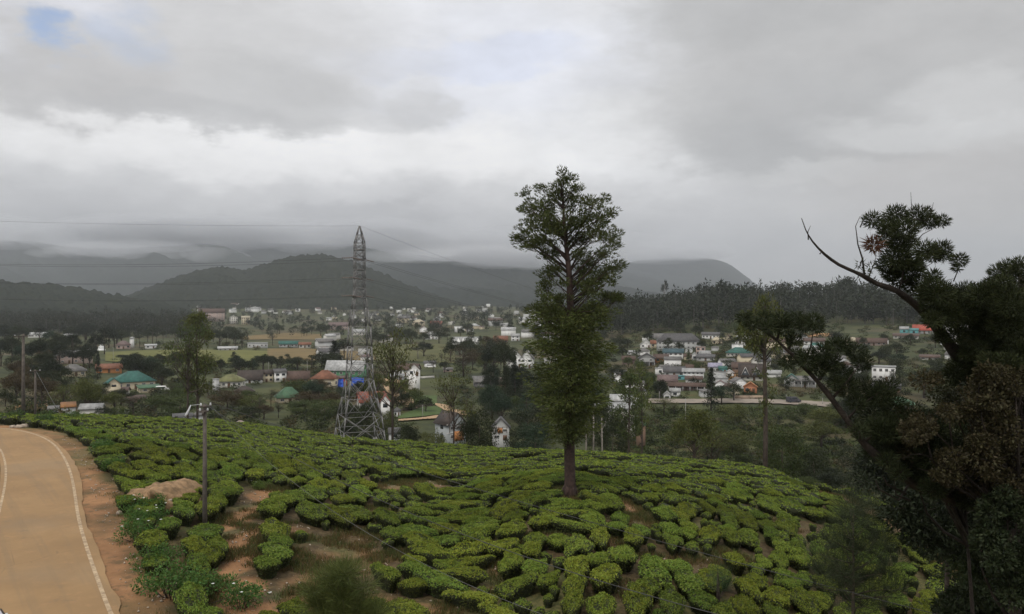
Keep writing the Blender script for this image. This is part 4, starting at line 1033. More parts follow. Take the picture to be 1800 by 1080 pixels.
HOUSES = [
 # px, base py, width, wall h, roof h, roof kind, roof colour, wall colour, label, options
 (222,685,64,13,17,'hip','teal','cream','cream house under a large teal-green hipped roof on the left',dict(yaw=12,win=5)),
 (193,683,22,8,9,'gy','teal','cream','small gabled porch wing with teal roof left of the big teal-roofed house',dict(yaw=12,d=283,win=1)),
 (256,690,34,7,4,'shed','tgreen','cream','low cream annexe with green roof right of the teal-roofed house',dict(yaw=10)),
 (196,695,40,6,6,'gx','rust','offwhite','low house with rusty brown roof in front of the teal-roofed house',dict(yaw=-10)),
 (225,708,38,5,5,'gx','rust','brown','long low rust-roofed shed below the teal-roofed house',dict(yaw=14,name='shed',cat='shed')),
 (262,716,22,5,4,'gx','olive','offwhite','small olive-roofed hut left of the tall forked tree',dict()),
 (120,662,40,9,11,'hip','roofgrey','cream','house with grey hipped roof half hidden by trees at left',dict(win=4)),
 (108,640,80,15,8,'gx','roofgrey','pink','long grey-roofed factory shed at the far left',dict(yaw=22,deep=.35,name='factory_shed',cat='factory',win=7)),
 (62,594,30,6,3,'gx','rwhite','white','white roofed building left of the white villa on the far left slope',dict(deep=.5)),
 (118,597,16,8,3,'hip','rwhite','white','white villa with pale roof on the far left slope',dict()),
 (213,614,22,7,7,'hip','rose','pink','house with pink hipped roof behind the playing field',dict()),
 (262,613,18,5,2,'shed','rwhite','white','low white pavilion behind the playing field',dict()),
 (184,656,40,8,7,'gx','tile','orange','orange house with red tiled roof behind the dark conifer',dict()),
 (86,735,17,14,3,'shed','roofgrey','palegrey','tall grey tin shack beside the far-left poles',dict(d=150,name='shack',cat='shack')),
 (113,726,22,9,6,'shed',(.36,.17,.06),'palegrey','shack with an orange roof right of the grey tin shack',dict(d=160,name='shack',cat='shack')),
 (155,726,34,7,7,'gx','palegrey','offwhite','low house with pale lavender-grey roof near the tea edge',dict(d=190,yaw=-14)),
 (345,738,16,7,6,'hip','roofgrey','palegrey','small grey rounded-roof hut left of the lamp pole',dict(d=175,name='hut',cat='hut')),
 (316,740,30,6,3,'shed','dgrey','palegrey','flat dark-roofed shelter behind the tea at the tall forked tree',dict(d=172,name='shelter',cat='shelter',verandah=T)),
 (418,750,15,4,4,'hip','pink','orange','tiny pink-roofed hut at the edge of the tea slope',dict(d=185,name='hut',cat='hut')),
 (400,682,44,11,11,'hip','olive','offwhite','pale house with an olive-yellow hipped roof',dict(yaw=-12,win=5)),
 (377,684,11,16,2,'flat','palegrey','palegrey','plain grey tower wing left of the olive-roofed house',dict(win=0,d=318)),
 (436,674,40,7,14,'gx','dbrown','white','white house with steep dark brown roof',dict(yaw=-8,win=5)),
 (466,672,22,15,6,'gx','dbrown','cream','cream two-storey house with dark windows',dict(win=3,storeys=2)),
 (490,672,20,17,5,'shed','dgrey','white','plain white two-storey house with one big window',dict(yaw=8,win=2,storeys=2)),
 (521,672,36,6,12,'gx','rust','terracotta','long low brown-roofed house right of the white two-storey one',dict()),
 (568,684,40,17,14,'hip','tile','cream','cream house with an orange-red hipped tile roof left of the blue tarpaulins',dict(yaw=-20,win=3)),
 (606,664,66,14,15,'gx','rwhite','green','long hall with white sheet roof and green gable end behind the pylon',dict(yaw=-16,deep=.4,name='hall',cat='hall',win=6)),
 (596,679,24,13,3,'shed','rust','red','red-walled lean-to beside the orange tiled house',dict()),
 (425,696,32,6,9,'hip','dbrown','pink','small bungalow with rounded brown roof and pale walls',dict(win=3)),
 (503,709,40,9,17,'hip','tgreen','cream','house with a big grey-green hipped roof',dict(yaw=10,win=3)),
 (714,662,40,12,9,'gx','rust','white','white house with red-brown roof and arched windows right of the pylon',dict(yaw=-14,win=5)),
 (727,662,20,12,10,'gy','rust','white','white front gable joined to the red-brown roofed house',dict(d=338,win=2)),
 (697,668,24,5,4,'shed','palegrey','palegrey','low grey outbuilding in front of the white house with red-brown roof',dict()),
 (650,722,46,16,15,'gx','redroof','offwhite','house with bright red roof seen through the pylon legs',dict(yaw=10,win=4)),
 (676,722,16,16,10,'gy','redroof','white','white gabled wing of the red-roofed house',dict(d=262,win=1)),
 (697,733,11,9,6,'hip','dgrey','white','tiny white hut with dark hipped roof right of the pylon',dict(win=2,name='hut',cat='hut')),
 (692,772,20,10,8,'gx','dgrey','palegrey','grey roofed cottage behind the pylon tree',dict(d=205)),
 (790,776,36,30,19,'gy','dbrown',(.34,.36,.36),'half-timbered grey house with brown roof and orange ground floor',dict(yaw=32,d=212,win=3,storeys=2,deep=1.3)),
 (880,774,30,22,16,'gy','dgrey','palegrey','narrow black and white gabled house with an orange panel',dict(d=212,win=2,storeys=2)),
 (848,682,30,9,9,'shed','roofgrey','dgrey','grey sheet-roofed open shed on the slope right of centre',dict(yaw=10,name='shed',cat='shed')),
 (885,680,20,7,7,'shed','pink','brown','brown lean-to shed right of the grey sheet-roofed shed',dict(name='shed',cat='shed')),
 (884,714,18,11,6,'gx','pink','rose','pinkish half-built house in the trees right of centre',dict()),
 (905,648,26,18,14,'gy','roofgrey','white','white house with a grey gable left of the tall tree',dict(yaw=8,win=2,storeys=2)),
 (927,648,22,17,14,'gy','roofgrey','white','white house with grey roof close against the tall tree',dict(yaw=-8,win=2,storeys=2)),
 (755,645,20,5,4,'shed','dgrey','white','white open garage right of the white house with red-brown roof',dict(name='garage',cat='garage')),
 (787,654,16,4,3,'gx','roofgrey','pink','low pink cottage at the right end of the earth terrace',dict()),
 (595,580,36,7,6,'gx','rose','pink','long pink-roofed building just left of the pylon body',dict(deep=.4)),
 (628,590,22,6,5,'gx','palegrey','offwhite','grey roofed house behind the pylon body',dict()),
 (818,607,46,6,8,'gx','palegrey','white','long white row with a toothed line of gables',dict(deep=.3,win=7,name='row_house')),
 (757,597,24,8,5,'hip','palegrey','white','white villa above the olive meadow',dict()),
 (735,573,22,6,5,'hip','cream','cream','cream-roofed house on the far slope',dict()),
 (766,577,20,7,5,'gx','redroof','rose','red-roofed house right of the cream-roofed one',dict()),
 (880,604,24,6,7,'gx','tile','brown','brown house with orange roof in dark trees',dict()),
 (906,600,15,9,4,'gx','palegrey','white','small white house right of the orange-roofed one',dict()),
 (943,562,44,4,5,'gx','rwhite','white','long white roofed building on the far slope by the tall tree',dict(deep=.3)),
 (970,640,26,7,3,'flat','rwhite','white','white building glimpsed through the tall tree crown',dict()),
 (370,566,42,16,7,'gx','rust','pink','big brown multi-storey block far behind the left tree',dict(win=5)),
 (408,570,14,12,3,'gy','palegrey','offwhite','pale narrow house right of the far brown block',dict()),
 (430,571,14,12,3,'shed','cream','cream','cream narrow house second right of the far brown block',dict()),
 (398,617,32,4,3,'shed','rwhite','palegrey','long white-roofed stand at the edge of the playing field',dict(deep=.4,name='stand',cat='stand')),
 (449,612,34,8,4,'flat','palegrey','palegrey','grey-white office block beyond the playing field',dict()),
 (505,611,32,6,5,'gx','teal','palegrey','teal-roofed hall beyond the ochre field',dict(deep=.5)),
 (534,612,20,6,4,'gx','tile','offwhite','orange-roofed cottage right of the teal-roofed hall',dict()),
 (1195,615,74,15,13,'hip','dgrey','palegrey','large grey-roofed school building with rows of windows',dict(yaw=6,win=9,storeys=2,deep=.35,name='school_building',cat='building')),
 (1163,600,30,6,7,'gx','roofgrey','grey','grey side wing left of the large school building',dict(d=640)),
 (1252,596,30,7,4,'gx','dgrey','white','white upper block with a row of arches right of the school building',dict(win=5)),
 (1262,605,18,6,6,'hip','cream','cream','round-roofed cream house below the white upper block',dict()),
 (1137,612,20,6,9,'gy','rwhite','white','house with a sharp white gable left of the school building',dict()),
 (1157,612,22,8,5,'gx','tile','cream','cream house with orange-brown roof beside the sharp white gable',dict()),
 (1186,633,34,13,6,'gx',(.07,.13,.15),'white','white two-storey house with blue-green roof below the school',dict(win=4,storeys=2)),
 (1233,625,16,14,3,'flat','pink','pink','plain pinkish block at the right end of the school',dict(win=2)),
 (1302,628,40,7,9,'hip','teal','offwhite','long low house with green hipped roof on the right slope',dict(win=6)),
 (1106,641,22,8,6,'gx','rust','rose','red-brown house at the right edge of the tall tree',dict()),
 (1139,643,28,13,8,'gy','dgrey','grey','dark blue-grey two-storey house with white posts',dict(win=2,storeys=2,verandah='white')),
 (1164,638,24,8,6,'gx','rust','orange','bright orange-walled house with brown roof',dict()),
 (1182,641,14,7,2,'flat','yellow','cream','small yellowish box house below the blue-green roof',dict()),
 (1211,634,15,7,4,'gx','rust','cream','small cream house in front of the school corner',dict()),
 (1222,634,9,10,4,'gy','palegrey','palegrey','narrow grey gable house in front of the school corner',dict()),
 (1243,635,30,6,4,'shed','dgrey','palegrey','dark grey long roof right of the pinkish block',dict()),
 (1097,662,32,8,3,'flat','rwhite','white','flat white-roofed house in front of the red-brown one',dict()),
 (1122,665,16,5,3,'gx','dgrey','palegrey','grey low house right of the flat white-roofed house',dict()),
 (1162,660,18,11,4,'flat','palegrey','white','whitish cube house on the crowded right slope',dict()),
 (1188,663,36,9,8,'gx','dgrey','palegrey','grey house with wide dark roof on the crowded right slope',dict()),
 (1213,657,14,10,5,'gx','rust','rose','reddish house behind the white terrace',dict()),
 (1222,665,36,11,5,'gx','palegrey','white','white two-storey terrace with dark windows on the crowded right slope',dict(storeys=2,win=5)),
 (1196,668,20,6,3,'flat','turq','turq','pale turquoise wall house under the wide dark roof',dict()),
 (1259,655,22,10,6,'gx','lav','white','white house with lavender roof',dict()),
 (1272,658,14,9,4,'shed','teal','turq','bright turquoise house right of the lavender roof',dict(win=2)),
 (1284,663,15,7,5,'gy','rwhite','white','little white gable house right of the turquoise one',dict(win=1)),
 (1306,652,30,6,8,'gx','rust','brown','brown-roofed house just left of the steep dormered roof',dict(d=392)),
 (1176,678,32,8,9,'gx','rose','cream','house with striped pale and red roof sheets',dict()),
 (1222,673,28,6,4,'gx','rust','white','low white strip house with maroon roof',dict()),
 (1208,687,62,8,5,'gx','rust','rose','long row of shops with brown roof and red and white fronts',dict(deep=.2,win=9,name='row_of_shops',cat='shop row',verandah='white')),
 (1188,698,18,9,5,'gx','palegrey','white','small white house just above the pale road',dict(win=1)),
 (1174,703,12,8,6,'gy','palegrey','palegrey','small grey kiosk at the start of the pale road',dict(win=1,name='kiosk',cat='kiosk')),
 (1325,670,40,9,20,'gx','dbrown','offwhite','house with a steep brown roof and two dark dormer triangles',dict(win=4)),
 (1322,692,22,11,8,'gy','orange','terracotta','small orange house below the steep brown roof',dict(win=2)),
 (1085,742,74,24,7,'hip','palegrey','offwhite','large white house partly hidden by trees right of the tall tree',dict(win=6,storeys=2,d=255)),
 (1100,716,46,12,8,'gx','rwhite','white','upper storey wing of the large white house behind trees',dict(win=4,d=272)),
 (1420,681,36,12,6,'gx','roofgrey','palegrey','grey house with white posts right of the small teal roof',dict(win=5,verandah='white')),
 (1395,680,24,12,9,'gy','teal','palegrey','house with teal gable roof behind the leaning bough',dict(win=2)),
 (1438,617,30,5,8,'hip','teal','offwhite','small house with teal hipped roof among the right bushes',dict()),
 (1436,606,34,6,5,'gx','rust','white','long white house with brown roof on the right terraces',dict()),
 (1502,607,20,6,7,'hip','cream','cream','cream hipped cottage left of the long brown roof',dict()),
 (1535,608,48,6,7,'gx','rust','pink','long brown-roofed row on the right terraces',dict(deep=.3)),
 (1556,606,16,7,3,'flat','palegrey','white','white open-fronted building at the end of the brown row',dict()),
 (1512,657,16,11,7,'gy','roofgrey','white','little white house with one round dark window',dict(win=1)),
 (1496,656,18,8,4,'gx','roofgrey','palegrey','low grey wing left of the little white gabled house',dict()),
 (1560,671,38,25,3,'flat','palegrey','white','square white two-storey block with flat roof on the right',dict(win=4,storeys=2)),
 (1548,691,22,8,9,'gx','dgrey','yellow','yellow house with dark grey roof below the white block',dict(win=2)),
 (1573,692,26,8,8,'gx','dgrey','brown','brown house with dark grey roof right of the yellow house',dict()),
 (1588,722,46,10,11,'hip','tgreen','terracotta','orange-red house with green hipped roof by the rust-leaved tree',dict(win=5)),
 (1592,588,14,9,4,'gx','palegrey','turq','grey-roofed turquoise house far right',dict()),
 (1609,588,14,7,3,'shed','turq','turq','bright turquoise hut left of the red-orange roof',dict()),
 (1632,588,36,7,9,'gx',(.50,.11,.07),'grey','long house with vivid red-orange roof behind the upper bough',dict()),
 (1694,586,46,13,4,'flat','rwhite','white','white verandah building behind the dark upper bough',dict(win=5,verandah='white')),
 (1600,596,40,5,4,'gx','rust','offwhite','low brown-roofed houses under the turquoise hut',dict()),
 (1640,634,30,5,4,'gx','rust','offwhite','low white cottage behind the bough on the far right',dict()),
 (1480,636,16,6,4,'gx','roofgrey','palegrey','small grey cottage among the right bushes',dict()),
 (1362,664,26,7,5,'gx','palegrey','white','whitewashed ruin right of the slim tree trunk',dict(win=0)),
 (1128,752,16,4,4,'gx','tgreen','brown','small dark-green hut at the foot of the right bank',dict(d=235,name='hut',cat='hut')),
]
for (px, py, wpx, wl_, rp, kd, rc, wc, lb, op) in HOUSES:
    op = dict(op); house(px, py, wpx, wl_, rp, kd, rc, wc, lb, **op)
# extra features on single houses
byl = {o.get('label'): o for o in C.objects if o.get('label')}
def extra(label, f):
    o = byl.get(label)
    if o: f(o, o['front'])
def orange_panel(w_, x, z, h):
    def f(o, fr):
        mb = MB(); mb.box((x, -fr - .1, z), (w_, .16, h)); mb.build('panel', M_wall, o, color=GY_['orange'])
    return f
extra('half-timbered grey house with brown roof and orange ground floor', orange_panel(2.9, .4, 1.3, 2.6))
extra('narrow black and white gabled house with an orange panel', orange_panel(1.3, -.2, 2.6, 1.3))
def timbers(w_, h, rh):
    def f(o, fr):
        for x in (-.36, -.12, .12, .36):
            mb = MB(); mb.box((x * w_, -fr - .04, h * .75), (.14, .08, h * .5)); mb.build('timber', M_door, o)
        for z in (.5, 1.0):
            mb = MB(); mb.box((0, -fr - .05, h * z), (w_, .1, .16)); mb.build('beam', M_frame, o)
    return f
extra('half-timbered grey house with brown roof and orange ground floor', timbers(6.9, 4.5, 2.7))
extra('narrow black and white gabled house with an orange panel', timbers(4.5, 3.6, 2.2))
def dormers(o, fr):
    for x in (-2.6, 2.4):
        mb = MB(); mb.add([(x - 1.7, -fr - .35, 2.6), (x + 1.7, -fr - .35, 2.6), (x, -fr - .35, 6.1), (x, -fr + 2.6, 6.1)], [[[0, 1, 2], [1, 3, 2], [0, 2, 3]]])
        d_ = mb.build('dormer', M_pane, o)
        mb = MB(); mb.bar((x - 1.9, -fr - .42, 2.5), (x, -fr - .42, 6.3), .2); mb.bar((x + 1.9, -fr - .42, 2.5), (x, -fr - .42, 6.3), .2); mb.build('bargeboard', M_frame, d_)
extra('house with a steep brown roof and two dark dormer triangles', dormers)
def teeth(o, fr):
    for i in range(6):
        x = (i - 2.5) * 4.2
        mb = MB(); mb.add([(x - 1.9, -fr - .5, 2.5), (x + 1.9, -fr - .5, 2.5), (x, -fr - .5, 6.2), (x, -fr + 2.5, 6.2)], [[[0, 1, 2], [1, 3, 2], [0, 2, 3]]]); mb.build('gable', M_wall, o, color=GY_['white'])
extra('long white row with a toothed line of gables', teeth)

# blue tarpaulins: draped sheets on poles
def tarp(px, py, wpx, hpx, label, seed):
    b_ = ground(px, py, 150); k = b_.y / F; wd, h = wpx * k, hpx * k; n = 14
    u, v = np.meshgrid(np.linspace(-.5, .5, n), np.linspace(0, 1, n), indexing='ij')
    z = h * np.clip(1.1 - v * 1.1, 0, 1) + .35 * fbm(u * 5 + seed, v * 5, 3, seed); y = -v * 1.6 + .5 * fbm(u * 4, v * 4 + seed, 2, seed + 2)
    i = np.arange(n - 1)[:, None] * n + np.arange(n - 1)[None]; q = np.stack([i, i + n, i + n + 1, i + 1], -1).reshape(-1, 4)
    V = np.stack([u * wd, y, z], -1).reshape(-1, 3); V2 = V + np.array([0, .05, -.03])
    me = mesh_np('tarpaulin', np.concatenate([V, V2]), [np.concatenate([q, (q + n * n)[:, ::-1]])], M_cloth)
    tag(obj('tarpaulin', me, None, b_ + Vector((0, 1, .1)), math.atan2(-b_.x, b_.y)), label, 'tarpaulin')
tarp(595, 682, 15, 14, 'bright blue tarpaulin beside the red-walled lean-to', 3)
tarp(628, 681, 21, 16, 'larger rumpled blue tarpaulin behind the pylon body', 9)
# white dagoba
p = ground(178, 616, 150)
t = thing('dagoba', 'white bell-shaped dagoba with a tall spire at the left', 'shrine', p); k = p.y / F
M_lime = simple('limewash', (.72, .72, .71), .8, .08, 1)
def lathe(prof, seg=16):
    n = len(prof); th = np.arange(seg) / seg * 2 * np.pi; pr = np.array(prof)
    V = np.stack([pr[:, None, 0] * np.cos(th), pr[:, None, 0] * np.sin(th), np.repeat(pr[:, 1:2], seg, 1)], -1).reshape(-1, 3)
    i = np.arange(n - 1)[:, None] * seg; j = np.arange(seg)[None]
    return V, [np.stack([i + j, i + (j + 1) % seg, i + seg + (j + 1) % seg, i + seg + j], -1).reshape(-1, 4)]
mb = MB(); mb.add(*lathe([(3.0, -.5), (3.0, .6), (2.5, .7), (2.3, 1.6), (2.3, 2.4), (1.7, 3.4), (.8, 3.9), (0, 4.0)])); mb.build('dome', M_lime, t, True)
mb = MB(); mb.box((0, 0, 4.3), (1.3, 1.3, .9)); mb.add(*lathe([(.55, 4.7), (.4, 5.6), (.22, 7.2), (.05, 8.6), (0, 8.7)])); mb.build('spire', M_lime, t)
p = ground(232, 612, 150); t = thing('clock_tower', 'slim white tower right of the pink-roofed house', 'tower', p); k = p.y / F
mb = MB(); mb.box((0, 0, 8 * k), (5.5 * k, 5.5 * k, 16 * k + 2)); mb.build('wall', M_wall, t, color=GY_['white'])
mb = MB(); mb.add([(-4 * k, -4 * k, 17 * k), (4 * k, -4 * k, 17 * k), (4 * k, 4 * k, 17 * k), (-4 * k, 4 * k, 17 * k), (0, 0, 20 * k)], [[[0, 1, 4], [1, 2, 4], [2, 3, 4], [3, 0, 4]], [[3, 2, 1, 0]]]); mb.build('roof', M_roof, t, color=GY_['palegrey'])

# vehicles in the valley
def van(px, py, label, colour, rot, L=5.2):
    b_ = ground(px, py, 150)
    t = thing('van', label, 'van', b_ + Vector((0, 0, .4)), rot)
    mb = MB(); prof = [(-L/2,.35),(-L/2,1.9),(-L/2+.2,2.1),(L/2-1.5,2.1),(L/2-.8,1.25),(L/2-.05,1.05),(L/2,.35)]
    V = [(x, s, z) for s in (-.95, .95) for x, z in prof]; n = len(prof)
    mb.add(V, [[[i, i + 1, i + 1 + n, i + n] for i in range(n - 1)], [list(range(n))[::-1]], [list(range(n, 2 * n))]]); mb.build('body', M_wall, t, color=colour)
    for s in (-1, 1):
        mb = MB(); mb.box((-.5, s * .955, 1.55), (L - 2.4, .03, .6)); mb.build('side_window', M_pane, t)
        for x in (-L / 2 + 1, L / 2 - 1): mb = MB(); mb.tube([(x, s * .75, .36), (x, s * .97, .36)], .36, 12); mb.build('wheel', M_pane, t)
    mb = MB(); mb.poly([(L/2-1.46, -.8, 2.06), (L/2-.82, -.8, 1.32), (L/2-.82, .8, 1.32), (L/2-1.46, .8, 2.06)]); mb.build('windscreen', M_pane, t)
van(286, 690, 'white van parked right of the green annexe on the left', GY_['white'], .4)
van(757, 648, 'white van by the open garage', GY_['white'], .1, 6)
van(1395, 710, 'dark van driving on the pale hillside road', (.04, .04, .05), .05)

# roadside wall and fences
M_brickwall = earth('plastered_wall', (.30, .22, .16), (.42, .33, .25), .4)
def wall_line(name, label, pts, hpx, mat_, cat='wall'):
    P_ = [ground(a, b_, 150) for a, b_ in pts]
    mb = MB()
    for a, b_ in zip(P_[:-1], P_[1:]):
        hh = hpx * a.y / F; c = (a + b_) / 2; dv = b_ - a
        q = Matrix.Rotation(math.atan2(dv.y, dv.x), 3, 'Z')
        mb.box((c.x, c.y, c.z + hh / 2 - .2), (Vector((dv.x, dv.y)).length + .02, .3, hh + .5), [list(r) for r in q])
    return tag(mb.build(name, mat_), label, cat)
wall_line('boundary_wall', 'long plastered wall above the pale hillside road', [(1290, 702), (1320, 702), (1345, 702)], 6, M_brickwall)
wall_line('boundary_wall', 'low wall below the white house with red-brown roof', [(697, 667), (735, 666), (765, 664)], 3, earth('limed_wall', (.45, .43, .40), (.55, .53, .5), .4))
wall_line('boundary_wall', 'dark retaining wall right of the brown earth track', [(708, 722), (725, 720), (735, 717), (760, 714)], 5, earth('dark_wall', (.10, .085, .065), (.14, .11, .09), .4))

# houses too far to tell apart
def far_protos():
    out = []
    for i in range(6):
        rk = ('gx', 'hip', 'gy', 'flat', 'gx', 'shed')[i]; wd, dp, h, rh = ((9, 7, 3.4, 2.4), (10, 8, 3.4, 2.8), (8, 9, 4, 2.6), (9, 8, 6.4, 0), (15, 8, 6, 2.6), (7, 6, 3, 1.2))[i]
        mb = MB(); mb.box((0, 0, h / 2 - 1.5), (wd, dp, h + 3)); nf = sum(len(f) for f in mb.f)
        if rk == 'gx':
            for s in (-1, 1): mb.add([(s * wd * .497, -dp / 2, h), (s * wd * .497, dp / 2, h), (s * wd * .497, 0, h + rh)], [[[0, 1, 2]]])
        if rk == 'gy':
            for s in (-1, 1): mb.add([(-wd / 2, s * dp * .497, h), (wd / 2, s * dp * .497, h), (0, s * dp * .497, h + rh)], [[[0, 1, 2]]])
        wm = mb.mesh('wall', M_wall); mb = MB(); roof_geo(mb, rk, wd, dp, h + .01, rh); rm = mb.mesh('roof', M_roof)
        mb = MB()
        for s in range(max(1, int(h / 3))):
            for j in (-.3, 0, .3): mb.box((j * wd, -dp / 2 - .02, s * 3 + 1.6), (1.3, .1, 1.3))
        out.append((wm, rm, mb.mesh('windows', M_pane)))
    return out
FP = far_protos()
def far_houses(n, x0, x1, y0, y1, label, group, s0=.8, s1=1.25):
    r = random.Random(n * 7 + x0)
    for _ in range(n):
        px, py = r.uniform(x0, x1), r.uniform(y0, y1); b_ = ground(px, py, 300)
        if any((b_.x - a) ** 2 + (b_.y - c) ** 2 < (q + 6) ** 2 for a, c, q in occupied): continue
        wm, rm, nm = FP[r.randrange(6)]; s = r.uniform(s0, s1)
        t = thing('far_house', label, 'house', b_, math.atan2(-b_.x, b_.y) + r.uniform(-.6, .6), group, s)
        g = r.choice(['white', 'white', 'white', 'offwhite', 'cream', 'palegrey', 'white']); q = r.choice(['palegrey', 'roofgrey', 'rust', 'rwhite', 'rose', 'roofgrey', 'dgrey'])
        obj('wall', wm, t, color=GY_[g]); obj('roof', rm, t, color=GY_[q])
        occupied.append((b_.x, b_.y, 6 * s))
far_houses(46, 345, 575, 533, 553, 'tiny pale house in the misty town on the far left slope', 'distant houses on the far left slope', .8, 1.5)
far_houses(16, 205, 270, 546, 563, 'tiny pale house in the clearing of the far left woods', 'distant houses in the left clearing')
far_houses(18, 575, 690, 542, 566, 'tiny pale house on the far slope behind the pylon', 'distant houses behind the pylon', .8, 1.4)
far_houses(42, 700, 880, 538, 585, 'small pale house on the far central slope', 'distant houses on the central slope', .8, 1.4)
far_houses(12, 880, 1000, 548, 600, 'small pale house on the far slope left of the tall tree', 'distant houses left of the tall tree')
far_houses(8, 60, 150, 548, 566, 'tiny pale house above the factory woods at far left', 'distant houses above the factory')
far_houses(14, 560, 690, 596, 640, 'small house in the fields behind the pylon', 'houses in the fields behind the pylon', .7, 1.)
far_houses(20, 1300, 1500, 598, 650, 'small house among the right-hand bushes', 'houses among the right-hand bushes', .6, .9)
far_houses(10, 1580, 1760, 590, 640, 'small house behind the dark foreground boughs', 'houses behind the dark boughs', .6, .9)
far_houses(46, 1085, 1300, 596, 702, 'small cottage squeezed into the crowded right slope', 'cottages on the crowded slope', .5, .7)
# ------------------------------------------------------------------ trees
M_leaf = leaf_material('leaves', True, trans=.25, spread=.45, rough=.6)
M_bark = simple('bark', (.075, .058, .046), .95, .4, 3, bump=.6)
M_bark_pale = simple('pale_bark', (.26, .23, .20), .9, .35, 2, bump=.3)
M_bark_red = simple('reddish_bark', (.052, .034, .028), .95, .4, 3, bump=.7)
def limb(mb, a, b_, r0, r1, bow=.1, n=6, seg=6, r=None):
    a, b_ = np.array(a, float), np.array(b_, float); r = r or rng
    L = np.linalg.norm(b_ - a); off = r.normal(size=3) * bow * L
    t = np.linspace(0, 1, n)[:, None]
    P_ = a + (b_ - a) * t + off * np.sin(np.pi * t); mb.tube(P_, r0 + (r1 - r0) * t[:, 0], seg); return P_
def clump(r, c, rad, n, leaf, flat=.7, droop=0., asp=.42, tri=True):
    """leaves through a rough ball round c, denser towards its skin, pointing outwards"""
    u = unit(n, r); rr = rad * (r.random(n) ** .45)
    P_ = np.array(c) + u * rr[:, None] * np.array([1, 1, flat])
    D = u + unit(n, r) * .9 + np.array([0, 0, -droop])
    return leaf_quads(P_, D, leaf, leaf * asp, r, tri=tri)
def crown_mesh(parts_, name='crown', mats=None):
    Vs, Fs, n = [], [], 0
    for V, f in parts_: Vs.append(V); Fs.append(f + n); n += len(V)
    return mesh_np(name, np.concatenate(Vs), [np.concatenate(Fs)], mats or M_leaf)
